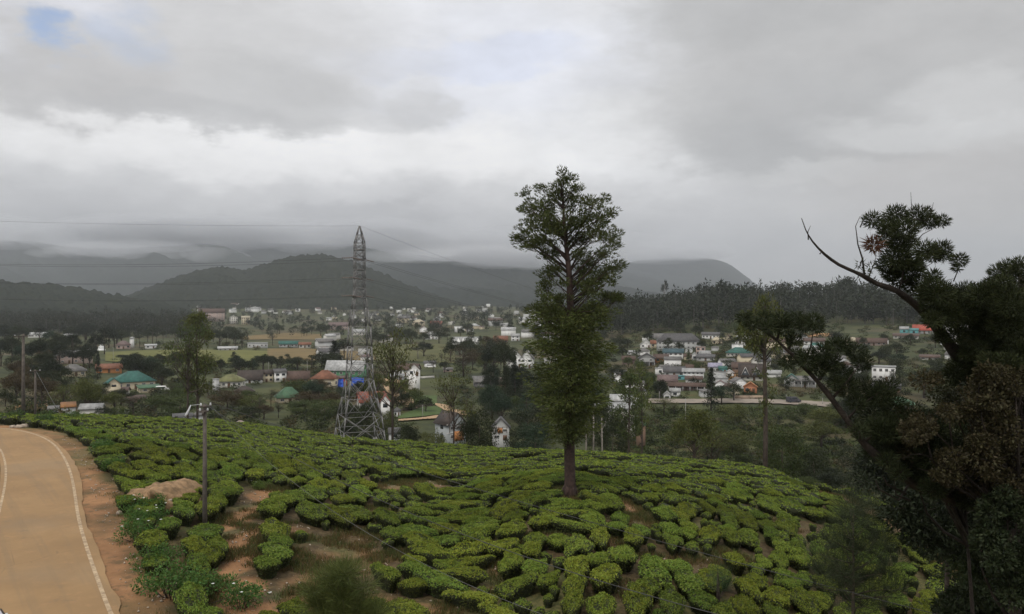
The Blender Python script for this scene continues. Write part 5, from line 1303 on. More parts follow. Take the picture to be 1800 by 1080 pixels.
def make_tree(kind, seed, hi):
    """a tree 10 m tall: returns trunk mesh and crown mesh"""
    def limb(mb_, a, b_, r0, r1, bow=.1, n=6, seg=6, r=None): return limb_full(mb_, a, b_, r0, r1, bow, n if hi else 3, seg if hi else 3, r)
    r = np.random.default_rng(seed); mb = MB(); cl = []
    nl = 1.0 if hi else .30; lf = 1.0 if hi else 1.75
    bark = M_bark
    def put(c, rad, n, leaf=.34, flat=.7, droop=0., asp=.42): cl.append(clump(r, c, rad, max(6, int(n * nl)), leaf * lf, flat, droop, asp))
    if kind == 'round':                                     # dense broad crown on a short trunk
        mb.tube([(0, 0, -.4), (.1, 0, 2), (0, .1, 6.5)], [.3, .24, .08], 7)
        for i in range(44):
            u = unit(1, r)[0]; u[2] = abs(u[2]) * 1.25 - .35; k = .55 + .45 * r.random()
            c = np.array([u[0] * 3.6 * k, u[1] * 3.6 * k, 5.6 + u[2] * 3.3 * k]); put(c, .95 + .5 * r.random(), 130)
            if i % 4 == 0: limb(mb, (0, 0, 2 + r.random() * 2.5), c * .9, .09, .03, r=r)
    elif kind == 'tall':                                    # slim trunk, feathery oval crown with gaps
        mb.tube([(0, 0, -.4), (.1, .05, 3), (-.05, 0, 7), (0, 0, 9.4)], [.17, .14, .09, .03], 7)
        for i in range(40):
            h = 3.2 + 6.6 * r.random() ** .85; a = r.random() * 6.28; wd = 2.2 * math.sin(np.clip((h - 2.6) / 7.4, .05, .97) * math.pi) ** .7 * (.5 + .5 * r.random())
            c = np.array([math.cos(a) * wd, math.sin(a) * wd, h]); limb(mb, (0, 0, h - .9), c, .05, .015, r=r, n=4, seg=4); put(c, .55 + .35 * r.random(), 75, .30, .6, .2)
    elif kind == 'conifer':
        mb.tube([(0, 0, -.4), (0, 0, 9.8)], [.2, .03], 6)
        for i in range(60):
            h = 1.0 + 8.8 * (i / 60) + .3 * r.normal(); a = i * 2.4 + r.random(); wd = 1.75 * (1 - h / 10.4) * (.55 + .5 * r.random())
            put((math.cos(a) * wd, math.sin(a) * wd, h), .42 + .45 * (1 - h / 10), 70, .28, .55, .5)
    elif kind == 'umbrella':                                # long bare pale trunk, clumps near the top
        bark = M_bark_pale
        mb.tube([(0, 0, -.4), (.12, 0, 4), (-.05, .05, 8.6)], [.17, .13, .06], 7)
        for i in range(20):
            a = r.random() * 6.28; wd = 1.9 * r.random() ** .6; h = 6.6 + 2.9 * r.random() * (1 - wd / 4)
            c = np.array([math.cos(a) * wd, math.sin(a) * wd, h]); limb(mb, (0, 0, h - 1.3), c, .05, .02, r=r, n=4, seg=4); put(c, .55 + .35 * r.random(), 90, .28, .5)
    elif kind == 'bush':                                    # leafy to the ground
        mb.tube([(0, 0, -.4), (.2, 0, 3), (0, 0, 6)], [.25, .15, .05], 6)
        for i in range(46):
            u = unit(1, r)[0]; k = .5 + .5 * r.random(); c = (u[0] * 4.2 * k, u[1] * 4.2 * k, 4.6 + u[2] * 4.2 * k); put(c, 1.1 + .5 * r.random(), 120, .38)
    elif kind == 'lanky':                                   # long bare dark trunk, small ragged crown on top
        mb.tube([(0, 0, -.4), (.06, 0, 3), (-.05, .03, 6.5), (0, 0, 9.5)], [.26, .22, .17, .05], 8)
        for i in range(34):
            a = r.random() * 6.28; wd = 2.5 * r.random() ** .6; h = 7.0 + 2.9 * r.random() * (1 - wd / 5)
            c = np.array([math.cos(a) * wd, math.sin(a) * wd, h]); limb(mb, (0, 0, h - .8), c, .06, .02, r=r, n=4, seg=4); put(c, .6 + .4 * r.random(), 80, .26, .6)
        for i in range(16):
            a = r.random() * 6.28; h = 2.2 + 4.8 * r.random(); wd = .3 + .9 * r.random()
            put((math.cos(a) * wd, math.sin(a) * wd, h), .35, 34, .24, .8)
    elif kind == 'sparse':                                  # open twiggy crown
        mb.tube([(0, 0, -.4), (.1, 0, 4), (0, 0, 7.5)], [.16, .12, .05], 7)
        for i in range(26):
            a = r.random() * 6.28; wd = 2.9 * r.random() ** .6; h = 5 + 4.8 * r.random() * (1 - .3 * wd / 3)
            c = np.array([math.cos(a) * wd, math.sin(a) * wd, h]); P_ = limb(mb, (0, 0, max(3.2, h - 2.4)), c, .06, .015, .12, r=r, n=5, seg=4)
            for q in range(3 if hi else 0): limb(mb, P_[3], c + r.normal(size=3) * .7, .02, .008, r=r, n=3, seg=3)
            put(c, .8 + .4 * r.random(), 62, .26, .6)
    return mb.mesh('trunk', bark, True), crown_mesh(cl)
limb_full = limb
KINDS = ('round', 'tall', 'conifer', 'umbrella', 'bush', 'sparse', 'lanky')
PROTO = {}
def proto(kind, hi):
    k = (kind, hi, rnd.randrange(3))
    if k not in PROTO: PROTO[k] = make_tree(kind, hash(kind) % 1000 if False else KINDS.index(kind) * 50 + k[2] * 7 + (3 if hi else 0), hi)
    return PROTO[k]
GREEN = dict(dark=(.030, .038, .015), deep=(.021, .028, .013), mid=(.060, .080, .024), olive=(.088, .098, .027), light=(.105, .125, .032), blue=(.030, .050, .027), brown=(.070, .052, .025), rust=(.12, .062, .028), yellow=(.15, .15, .035))
SHAPE_W = dict(round=8.4, tall=5.0, conifer=4.2, umbrella=5.0, bush=9.6, sparse=6.8, lanky=5.6)
def tree(px, py, top, wpx, kind, tint, label, d=None, group=None, name=None, cat='tree', hi=None, lean=0):
    b_ = stand(px, d) if d else ground(px, py, 140)
    k = b_.y / F; h = (540 - top) / F * b_.y - b_.z; h = max(h, 1.0); wd = wpx * k
    tm, cm = proto(kind, hi if hi is not None else (wpx > 34))
    t = thing(name or ('pine_tree' if kind == 'conifer' else 'shrub' if kind == 'bush' and h < 4.5 else 'tree'), label, cat if not (kind == 'bush' and h < 4.5) else 'shrub', b_, rnd.random() * 6.28, group)
    s = wd / SHAPE_W[kind]; t.scale = (s, s, h / 10)
    if lean: t.rotation_euler = (R(lean), 0, 0)
    g = GREEN[tint] if isinstance(tint, str) else tint
    f = rnd.uniform(.88, 1.12)
    obj('trunk', tm, t); obj('crown', cm, t, color=tuple(c * f for c in g))
    occupied.append((b_.x, b_.y, wd * .3))
    return t
TREES = [
 (330,735,545,82,'sparse','mid','tall forked tree with open dark crown at the left of the tea edge',dict(d=150)),
 (346,735,548,70,'tall','olive','second stem of the tall forked tree at the left, with airy crown',dict(d=153)),
 (690,768,560,104,'sparse','olive','slim tree with bare dark trunk and feathery brownish crown right of the pylon',dict(d=134)),
 (797,772,640,74,'sparse','olive','light green feathery tree in front of the half-timbered grey house',dict(d=140)),
 (842,784,700,80,'bush','dark','dense dark green bushy tree between the two half-timbered houses',dict(d=150)),
 (940,794,730,76,'bush','blue','rounded blue-green bushy tree left of the tall tree\'s trunk',dict(d=140)),
 (1078,790,700,74,'bush','dark','dark leafy tree behind the pale slim trunks',dict(d=170)),
 (1106,798,655,64,'tall','mid','tree with leaning reddish trunk right of the tall tree',dict(d=120)),
 (1128,752,640,46,'tall','light','light green poplar-like tree in front of the large white house',dict(d=215)),
 (1062,772,690,60,'round','dark','dark tree covering the left of the large white house',dict(d=205)),
 (1100,775,715,54,'sparse','olive','thin olive tree in front of the middle of the large white house',dict(d=200)),
 (900,778,752,30,'bush','dark','low dark bush at the foot of the black and white gabled house',dict(d=190)),
 (770,778,748,34,'bush','olive','olive bush at the left foot of the half-timbered grey house',dict(d=195)),
 (1220,808,706,98,'round','olive','broad olive tree at the right edge of the tea slope',dict(d=118)),
 (1252,812,740,70,'sparse','olive','thin twiggy tree right behind the broad olive tree',dict(d=122)),
 (1345,824,512,98,'lanky','olive','tall slim tree with long bare dark trunk on the right tea edge',dict(d=100)),
 (1375,850,735,100,'bush','mid','leafy green tree at the foot of the tall slim trunk on the right',dict(d=112)),
 (1430,858,770,90,'bush','dark','dark bushy tree right of the leafy green one on the right tea edge',dict(d=116)),
 (1420,862,835,44,'bush','mid','low green shrub sitting on the tea edge at the right',dict(d=88)),
 (1300,818,790,50,'bush','dark','low dark shrub beyond the right tea edge',dict(d=112)),
 (1250,722,648,34,'conifer','deep','dark pointed evergreen beside the row of shops',dict()),
 (1268,712,672,40,'round','blue','dark blue-green round tree right of the pointed evergreen',dict()),
 (1290,706,668,34,'round','dark','dark round tree above the plastered road wall',dict()),
 (172,668,618,16,'conifer','deep','dark pointed conifer before the orange house at left',dict()),
 (240,672,618,56,'round','deep','broad dark tree behind the teal-roofed house',dict()),
 (285,680,640,54,'round','dark','dark spreading tree right of the teal-roofed house',dict()),
 (216,650,624,44,'tall','deep','layered dark tree in front of the playing field at left',dict()),
 (150,705,655,60,'round','olive','olive bushy tree on the slope below the grey hipped roof',dict(d=210)),
 (112,712,668,50,'sparse','olive','thin olive tree right of the far-left poles',dict(d=190)),
 (180,752,712,42,'bush','deep','very dark shrub standing in the tea edge at left',dict(d=126)),
 (205,745,705,30,'bush','mid','green shrub just right of the very dark one',dict(d=140)),
 (745,628,598,40,'round','deep','dark round tree in the olive meadow',dict()),
 (735,632,606,30,'umbrella','dark','open dark tree beside the round one in the meadow',dict()),
 (868,664,600,56,'round','deep','tall dark tree left of the grey-gabled white house',dict()),
 (886,672,590,52,'round','dark','large dark tree close to the grey-gabled white house',dict()),
 (905,712,640,46,'conifer','deep','dark dense evergreen below the grey-gabled white house',dict()),
 (925,735,672,50,'round','deep','dark tree filling the hollow left of the tall tree',dict()),
 (815,664,605,70,'sparse','brown','brownish open tree below the toothed white row',dict()),
 (420,662,626,34,'round','deep','dark dome-shaped tree behind the olive-roofed house',dict()),
 (372,650,620,46,'sparse','olive','olive thin tree on the near edge of the playing field',dict()),
 (588,640,598,36,'conifer','deep','dark conical tree left of the pylon body',dict()),
 (605,632,590,30,'round','deep','dark tree behind the pylon legs',dict()),
 (475,668,652,18,'round','blue','small round tree in front of the cream two-storey house',dict()),
 (556,678,655,16,'round','dark','small dark tree left of the orange tiled house',dict()),
 (560,690,668,28,'bush','mid','green bush below the orange tiled house',dict()),
 (640,755,700,60,'bush','dark','dark shrub behind the pylon base',dict(d=170)),
 (615,772,735,50,'bush','deep','low dark shrub between the pylon legs',dict(d=148)),
 (715,770,738,50,'round','dark','dark rounded tree right of the pylon base',dict(d=190)),
 (740,775,752,40,'bush','olive','low olive shrub left of the half-timbered grey house',dict(d=200)),
 (1160,700,664,30,'round','deep','dark tree at the left end of the row of shops',dict()),
 (1108,690,650,30,'tall','olive','thin tree in front of the flat white-roofed house',dict(d=300)),
 (1300,600,560,60,'round','mid','bright round tree beside the narrow yellow field',dict()),
 (1330,612,592,36,'round','dark','dark tree under the narrow yellow field',dict()),
 (1468,604,580,26,'round','deep','round dark tree at the orange clay bank',dict()),
 (1520,624,602,34,'round','blue','dark blue-green tree below the long brown row',dict()),
 (1545,640,616,40,'round','deep','dark tree above the square white block',dict()),
 (1576,640,620,34,'round','blue','dark blue-green tree right above the square white block',dict()),
 (1470,624,600,30,'tall','dark','dark slim tree left of the long brown row',dict()),
 (1545,738,682,70,'round','mid','broad green tree in front of the yellow house',dict(d=255)),
 (1488,740,690,60,'round','deep','dark tree at the right end of the pale hillside road',dict(d=262)),
 (1625,700,640,70,'round','dark','dark tree right of the square white block',dict()),
 (1372,522,490,22,'umbrella','deep','tall umbrella-shaped tree rising above the wooded ridge, left of a pair',dict(d=930)),
 (1386,522,491,20,'umbrella','deep','tall umbrella-shaped tree rising above the wooded ridge, right of a pair',dict(d=935)),
 (1168,520,486,14,'umbrella','deep','single thin tree standing proud of the wooded ridge at its left',dict(d=940)),
 (1228,522,492,16,'umbrella','deep','thin crowned tree above the middle of the wooded ridge',dict(d=940)),
 (1240,522,495,18,'umbrella','deep','spreading crown above the middle of the wooded ridge',dict(d=944)),
 (1274,522,490,16,'umbrella','deep','lone tall tree on the skyline right of the spreading crown',dict(d=938)),
 (1408,522,496,24,'umbrella','deep','flat-crowned tree right of the umbrella pair on the ridge',dict(d=934)),
 (1432,522,498,26,'umbrella','deep','second flat-crowned tree right of the umbrella pair',dict(d=940)),
]
for (px, py, top, wpx, kd, tn, lb, op) in TREES: tree(px, py, top, wpx, kd, tn, lb, **op)
# belts of trees one can tell apart
MASS = []
def belt(n, x0, x1, y0, y1, h0, h1, kinds, tints, label, group, w=(.7, 1.1), dmin=140, grow=True, mass=False):
    r = random.Random(x0 * 13 + n); cnt = 0; tries = 0
    while cnt < n and tries < n * 12:
        tries += 1
        px, py = r.uniform(x0, x1), r.uniform(y0, y1); b_ = ground(px, py, dmin)
        if any((b_.x - a) ** 2 + (b_.y - c) ** 2 < (q * 1.05 + 1.5) ** 2 for a, c, q in occupied): continue
        h = r.uniform(h0, h1) * ((py - 500) / 130 if grow else 1); kd = r.choice(kinds)
        t = tree(px, py, py - h, h * r.uniform(*w) * SHAPE_W[kd] / 8, kd, r.choice(tints), label, b_.y, group); cnt += 1
        if mass: MASS.append(t)
DK = ('dark', 'deep', 'deep', 'blue')
belt(26, 0, 200, 590, 650, 34, 52, ('round', 'tall', 'round'), DK, 'dark tree in the wood above the factory shed', 'trees above the factory shed')
belt(16, 200, 345, 594, 612, 30, 46, ('round', 'round', 'umbrella'), DK, 'dark tree behind the playing field', 'trees behind the playing field', mass=True)
belt(18, 340, 480, 588, 612, 26, 40, ('round', 'round', 'sparse'), DK, 'dark tree between the playing field and the far brown block', 'trees beyond the playing field', mass=True)
belt(14, 480, 600, 578, 592, 18, 28, ('round', 'round'), DK, 'dark tree above the thin ploughed strip', 'trees above the ploughed strip', mass=True)
belt(16, 455, 590, 642, 654, 18, 30, ('round', 'round', 'tall'), DK, 'dark tree in the hedge behind the tile-roofed houses', 'trees behind the tile-roofed houses', w=(1., 1.4), mass=True)
belt(12, 345, 450, 645, 662, 16, 26, ('round', 'tall'), DK, 'dark tree on the near side of the playing field', 'trees on the near side of the playing field')
belt(10, 210, 320, 640, 672, 22, 36, ('round', 'round'), DK, 'dark tree near the teal-roofed house', 'trees near the teal-roofed house')
belt(26, 640, 780, 580, 612, 22, 38, ('round', 'round', 'sparse', 'umbrella'), ('dark', 'deep', 'mid', 'dark'), 'tree on the far side of the olive meadow', 'trees beyond the olive meadow', mass=True)
belt(28, 780, 960, 575, 640, 22, 38, ('round', 'round', 'tall'), ('dark', 'deep', 'deep', 'mid'), 'dark tree on the far central slope', 'trees on the central slope', mass=True)
belt(14, 840, 960, 640, 740, 24, 44, ('round', 'conifer', 'round'), DK, 'dark tree in the hollow left of the tall tree', 'trees in the hollow')
belt(18, 760, 900, 610, 664, 18, 34, ('round', 'sparse', 'round'), ('olive', 'brown', 'dark', 'mid'), 'mixed green tree on the slope of the meadow', 'trees on the meadow slope')
belt(20, 1050, 1300, 585, 640, 20, 34, ('round', 'round', 'tall'), ('dark', 'deep', 'mid'), 'dark tree around the school building', 'trees around the school building', mass=True)
belt(14, 1080, 1290, 640, 705, 16, 28, ('round', 'conifer', 'bush'), ('dark', 'deep', 'mid'), 'tree among the crowded houses of the right slope', 'trees among the crowded houses')
belt(34, 1290, 1560, 596, 690, 14, 26, ('round', 'bush', 'round', 'tall'), ('dark', 'blue', 'mid', 'deep'), 'tree among the scattered houses of the right terraces', 'trees among the right terraces', mass=True)
belt(22, 1560, 1800, 590, 700, 18, 34, ('round', 'bush'), DK, 'tree behind the dark foreground boughs', 'trees behind the dark boughs', mass=True)
belt(24, 360, 600, 690, 742, 14, 26, ('bush', 'bush', 'sparse', 'round'), ('dark', 'mid', 'brown', 'olive', 'blue'), 'shrubby tree on the scrub slope below the green-roofed house', 'scrub trees below the green-roofed house', w=(1., 1.5))
belt(16, 90, 340, 680, 740, 16, 28, ('bush', 'round', 'sparse'), ('dark', 'mid', 'olive'), 'shrubby tree on the slope behind the left tea edge', 'scrub trees behind the left tea edge', w=(1., 1.4))
belt(16, 0, 110, 650, 715, 24, 40, ('round', 'bush'), ('dark', 'deep', 'brown'), 'dark tree around the far-left poles', 'trees around the far-left poles')
belt(14, 600, 760, 690, 768, 16, 30, ('bush', 'round'), ('dark', 'mid', 'olive'), 'shrubby tree around the red-roofed house', 'scrub trees around the red-roofed house')
belt(12, 830, 1060, 720, 790, 26, 42, ('bush', 'round', 'tall'), ('dark', 'mid', 'blue'), 'leafy tree beyond the tea edge by the tall tree', 'trees beyond the middle tea edge')
belt(13, 1130, 1560, 725, 800, 14, 26, ('bush', 'bush', 'round', 'sparse'), ('mid', 'mid', 'olive', 'olive'), 'shrubby tree on the green bank below the pale road', 'scrub trees below the pale road', w=(1., 1.5))
belt(22, 1400, 1660, 800, 880, 26, 50, ('bush', 'round'), ('dark', 'deep', 'dark'), 'dark bush beyond the right tea edge', 'dark bushes beyond the right tea edge', w=(1., 1.5), dmin=92, grow=False)
def merge_mass():
    bpy.context.view_layer.update()
    for part_, mats in (('crowns', M_leaf), ('trunks', M_bark)):
        Vs, Fs, nv, Cs = [], [], 0, []
        for t in MASS:
            o = [c for c in t.children if c.name.startswith(part_[:-1])][0]; me = o.data
            V = np.empty(len(me.vertices) * 3, np.float32); me.vertices.foreach_get('co', V)
            M_ = np.array(o.matrix_world); V = V.reshape(-1, 3) @ M_[:3, :3].T + M_[:3, 3]
            F_ = {}
            ls = np.empty(len(me.loops), np.int32); me.loops.foreach_get('vertex_index', ls)
            ct = np.empty(len(me.polygons), np.int32); me.polygons.foreach_get('loop_total', ct)
            st = np.empty(len(me.polygons), np.int32); me.polygons.foreach_get('loop_start', st)
            for q in np.unique(ct): Fs.append((ls[st[ct == q][:, None] + np.arange(q)[None]] + nv))
            Vs.append(V); nv += len(V)
        by = {}
        for f in Fs: by.setdefault(f.shape[1], []).append(f)
        ob = obj('tree_' + part_, mesh_np('tree_' + part_, np.concatenate(Vs), [np.concatenate(x) for x in by.values()], mats), color=GREEN['dark'])
        tag(ob, 'the many small dark trees scattered over the far valley' if part_ == 'crowns' else 'trunks of the many small far trees', kind='stuff')
    for t in MASS:
        for c in list(t.children): bpy.data.objects.remove(c)
        bpy.data.objects.remove(t)
merge_mass()
# slim pale trunks beyond the middle of the tea edge
for (px, tp, d, lb) in ((1030, 742, 124, 'slim pale leafless trunk, left of two behind the tall tree'), (1043, 715, 126, 'slim pale leafless trunk, taller right one of two behind the tall tree'), (1058, 735, 140, 'grey-brown trunk right of the two pale ones')):
    b_ = stand(px, d); h = Z(tp, d) - b_.z
    t = thing('bare_tree', lb, 'tree', b_); mb = MB(); mb.tube([(0, 0, -.3), (.05, 0, h * .5), (-.02, 0, h)], [.17, .13, .05], 7); mb.build('trunk', M_bark_pale, t, True)
    mb = MB()
    for q in range(6): limb(mb, (0, 0, h * (.6 + .06 * q)), (rnd.uniform(-1, 1), rnd.uniform(-1, 1), h * (.75 + .06 * q)), .03, .01, n=4, seg=4)
    mb.build('branches', M_bark_pale, t, True)

M_bark_wood = simple('grey_bark', (.12, .11, .10), .95, .3, 2)
# far woods: one mass each
def wood(name, label, n, x0, x1, dfun, hr, tint, seed, kinds=('round', 'umbrella', 'round', 'tall', 'round', 'round'), wscale=1.0):
    r = np.random.default_rng(seed); shp = []
    for i in range(6):
        kd = kinds[i % len(kinds)]; rr = np.random.default_rng(seed + i); Vs, Fs, nv = [], [], 0
        if kd == 'round': cs = [(u[0] * 3.2, u[1] * 3.2, 5.8 + u[2] * 3.0) for u in unit(16, rr)]; rad, ln = 1.7, 1.15
        elif kd == 'umbrella': cs = [(u[0] * 2.2, u[1] * 2.2, 8.0 + u[2] * 1.1) for u in unit(10, rr)]; rad, ln = 1.2, .9
        else: cs = [(u[0] * 1.5, u[1] * 1.5, 6.3 + u[2] * 3.3) for u in unit(14, rr)]; rad, ln = 1.1, .9
        for c in cs:
            V, f = clump(rr, c, rad, 13, ln, .75); Vs.append(V); Fs.append(f + nv); nv += len(V)
        t_ = .11; V = np.array([(-t_, -t_, -1), (t_, -t_, -1), (t_, t_, -1), (-t_, t_, -1), (-.06, -.06, 8), (.06, -.06, 8), (.06, .06, 8), (-.06, .06, 8)], float)
        Vs.append(V); Fs.append(np.array([[0, 1, 5, 4], [1, 2, 6, 5], [2, 3, 7, 6], [3, 0, 4, 7]]) + nv)
        shp.append((np.concatenate(Vs), np.concatenate(Fs[:-1]), Fs[-1]))
    Vs, Fs, Qs, nv = [], [], [], 0
    for _ in range(n):
        px = r.uniform(x0, x1); d = dfun(px, r.random()); x = X(px, d)
        if any((x - a) ** 2 + (d - c) ** 2 < (q + 3) ** 2 for a, c, q in occ_wood): continue
        V, f, tq = shp[r.integers(6)]; h = r.uniform(*hr) / 10; a = r.random() * 6.28; s = h * r.uniform(.75, 1.1) * wscale
        h *= 1 + .32 * float(vnoise(np.array([x / 45.]), np.array([d / 45.]), 6)[0])
        W = np.stack([(V[:, 0] * math.cos(a) - V[:, 1] * math.sin(a)) * s + x, (V[:, 0] * math.sin(a) + V[:, 1] * math.cos(a)) * s + d, V[:, 2] * h + H1(x, d)], -1)
        Vs.append(W); Fs.append(f + nv); Qs.append(tq + nv); nv += len(V)
    me = mesh_np(name, np.concatenate(Vs), [np.concatenate(Fs), np.concatenate(Qs)], [M_leaf, M_bark_wood], np.r_[np.zeros(sum(map(len, Fs))), np.ones(sum(map(len, Qs)))])
    tag(obj(name, me, color=tint), label, kind='stuff')
occ_wood = [q for q in occupied if q[1] > 480 and q[2] > 3]
wood('woods', 'dark pine wood covering the ridge on the right', 1000, 1020, 1860, lambda px, u: 680 + 300 * u ** .7, (12, 34), (.026, .032, .016), 500, wscale=1.15)
wood('woods', 'dark woods at the far left of the valley', 520, -40, 360, lambda px, u: 900 + 480 * u, (16, 25), (.028, .031, .016), 520, ('round', 'round', 'tall'))
wood('woods', 'trees scattered through the misty far town', 420, 330, 1010, lambda px, u: 950 + 1050 * u, (10, 18), (.022, .028, .015), 540, ('round', 'round', 'tall'))

# low scrub over the valley
def scrub(n, seed, bank=True):
    r = np.random.default_rng(seed); shp = []
    for i in range(8):
        Vs, Fs, nv = [], [], 0
        for u in unit(7, r):
            V, f = clump(r, (u[0] * .7, u[1] * .7, .55 + u[2] * .4), .55, 12, .42, .7); Vs.append(V); Fs.append(f + nv); nv += len(V)
        shp.append((np.concatenate(Vs), np.concatenate(Fs)))
    px = r.uniform(-60, 1860, n * 3); d = np.exp(r.uniform(math.log(125), math.log(760), n * 3)); x = X(px, d)
    ok = d > crest(px) + 6
    clumpy = fbm(x / (d * .05), d / (d * .05) + px / 90, 3, 81) > -.12
    px, d, x = px[ok & clumpy][:n], d[ok & clumpy][:n], x[ok & clumpy][:n]; z = H(x, d)
    py = 540 - F * z / d
    occ = np.array([(a, c, q) for a, c, q in occupied if q > 2.2])
    fields = [(185,616,470,641),(470,613,660,636),(425,586,565,598),(650,606,800,640),(668,667,735,719),(713,697,770,714),(700,715,820,743),(1140,702,1510,722),(1265,590,1380,600)]
    Vs, Fs, nv = [], [], 0
    for k in range(len(x)):
        if (((x[k] - occ[:, 0]) ** 2 + (d[k] - occ[:, 1]) ** 2) < (occ[:, 2] + .5) ** 2).any(): continue
        if any(a < px[k] < c and b_ < py[k] < e for a, b_, c, e in fields): continue
        V, f = shp[r.integers(8)]; s = r.uniform(.8, 2.0) * (1 + d[k] / 900); a = r.random() * 6.28
        W = np.stack([(V[:, 0] * math.cos(a) - V[:, 1] * math.sin(a)) * s + x[k], (V[:, 0] * math.sin(a) + V[:, 1] * math.cos(a)) * s + d[k], V[:, 2] * s * .8 + z[k] - .15], -1)
        Vs.append(W); Fs.append(f + nv); nv += len(V)
    me = mesh_np('undergrowth', np.concatenate(Vs), [np.concatenate(Fs)], M_leaf)
    return me
def bank_rows():
    """planted rows of low bushes along the bank below the pale road"""
    r = np.random.default_rng(66); shp = []
    for i in range(6):
        Vs, Fs, nv = [], [], 0
        for u in unit(5, r):
            V, f = clump(r, (u[0] * .6, u[1] * .4, .5 + u[2] * .3), .5, 9, .5, .7); Vs.append(V); Fs.append(f + nv); nv += len(V)
        shp.append((np.concatenate(Vs), np.concatenate(Fs)))
    Vs, Fs, nv = [], [], 0
    for d in np.arange(206, 296, 2.6):
        for px in np.arange(1120, 1620, 1.25 * F / d * 1.2):
            q = px + r.normal() * 4; dd = d + r.normal() * .5 + 5 * vnoise(np.array([px / 60.]), np.array([d / 30.]), 3)[0]; x = X(q, dd)
            if fbm(np.array([x / 9.]), np.array([dd / 9.]), 2, 12)[0] < -.18: continue
            V, f = shp[r.integers(6)]; s = r.uniform(.9, 1.5); z = H1(x, dd) - .15
            Vs.append(V * np.array([s * 1.2, s, s * .8]) + np.array([x, dd, z])); Fs.append(f + nv); nv += len(V)
    tag(obj('tea_bushes', mesh_np('tea_bushes', np.concatenate(Vs), [np.concatenate(Fs)], M_leaf), color=(.060, .080, .022)), 'planted rows of bushes on the bank below the pale hillside road', kind='stuff')
bank_rows()
tag(obj('undergrowth', scrub(3300, 31), color=(.046, .058, .019)), 'green scrub spread over the valley slopes', kind='stuff')
tag(obj('undergrowth', scrub(1300, 32), color=(.075, .062, .027)), 'brownish dry scrub spread over the valley slopes', kind='stuff')
tag(obj('undergrowth', scrub(1800, 33), color=(.024, .031, .014)), 'dark scrub spread over the valley slopes', kind='stuff')
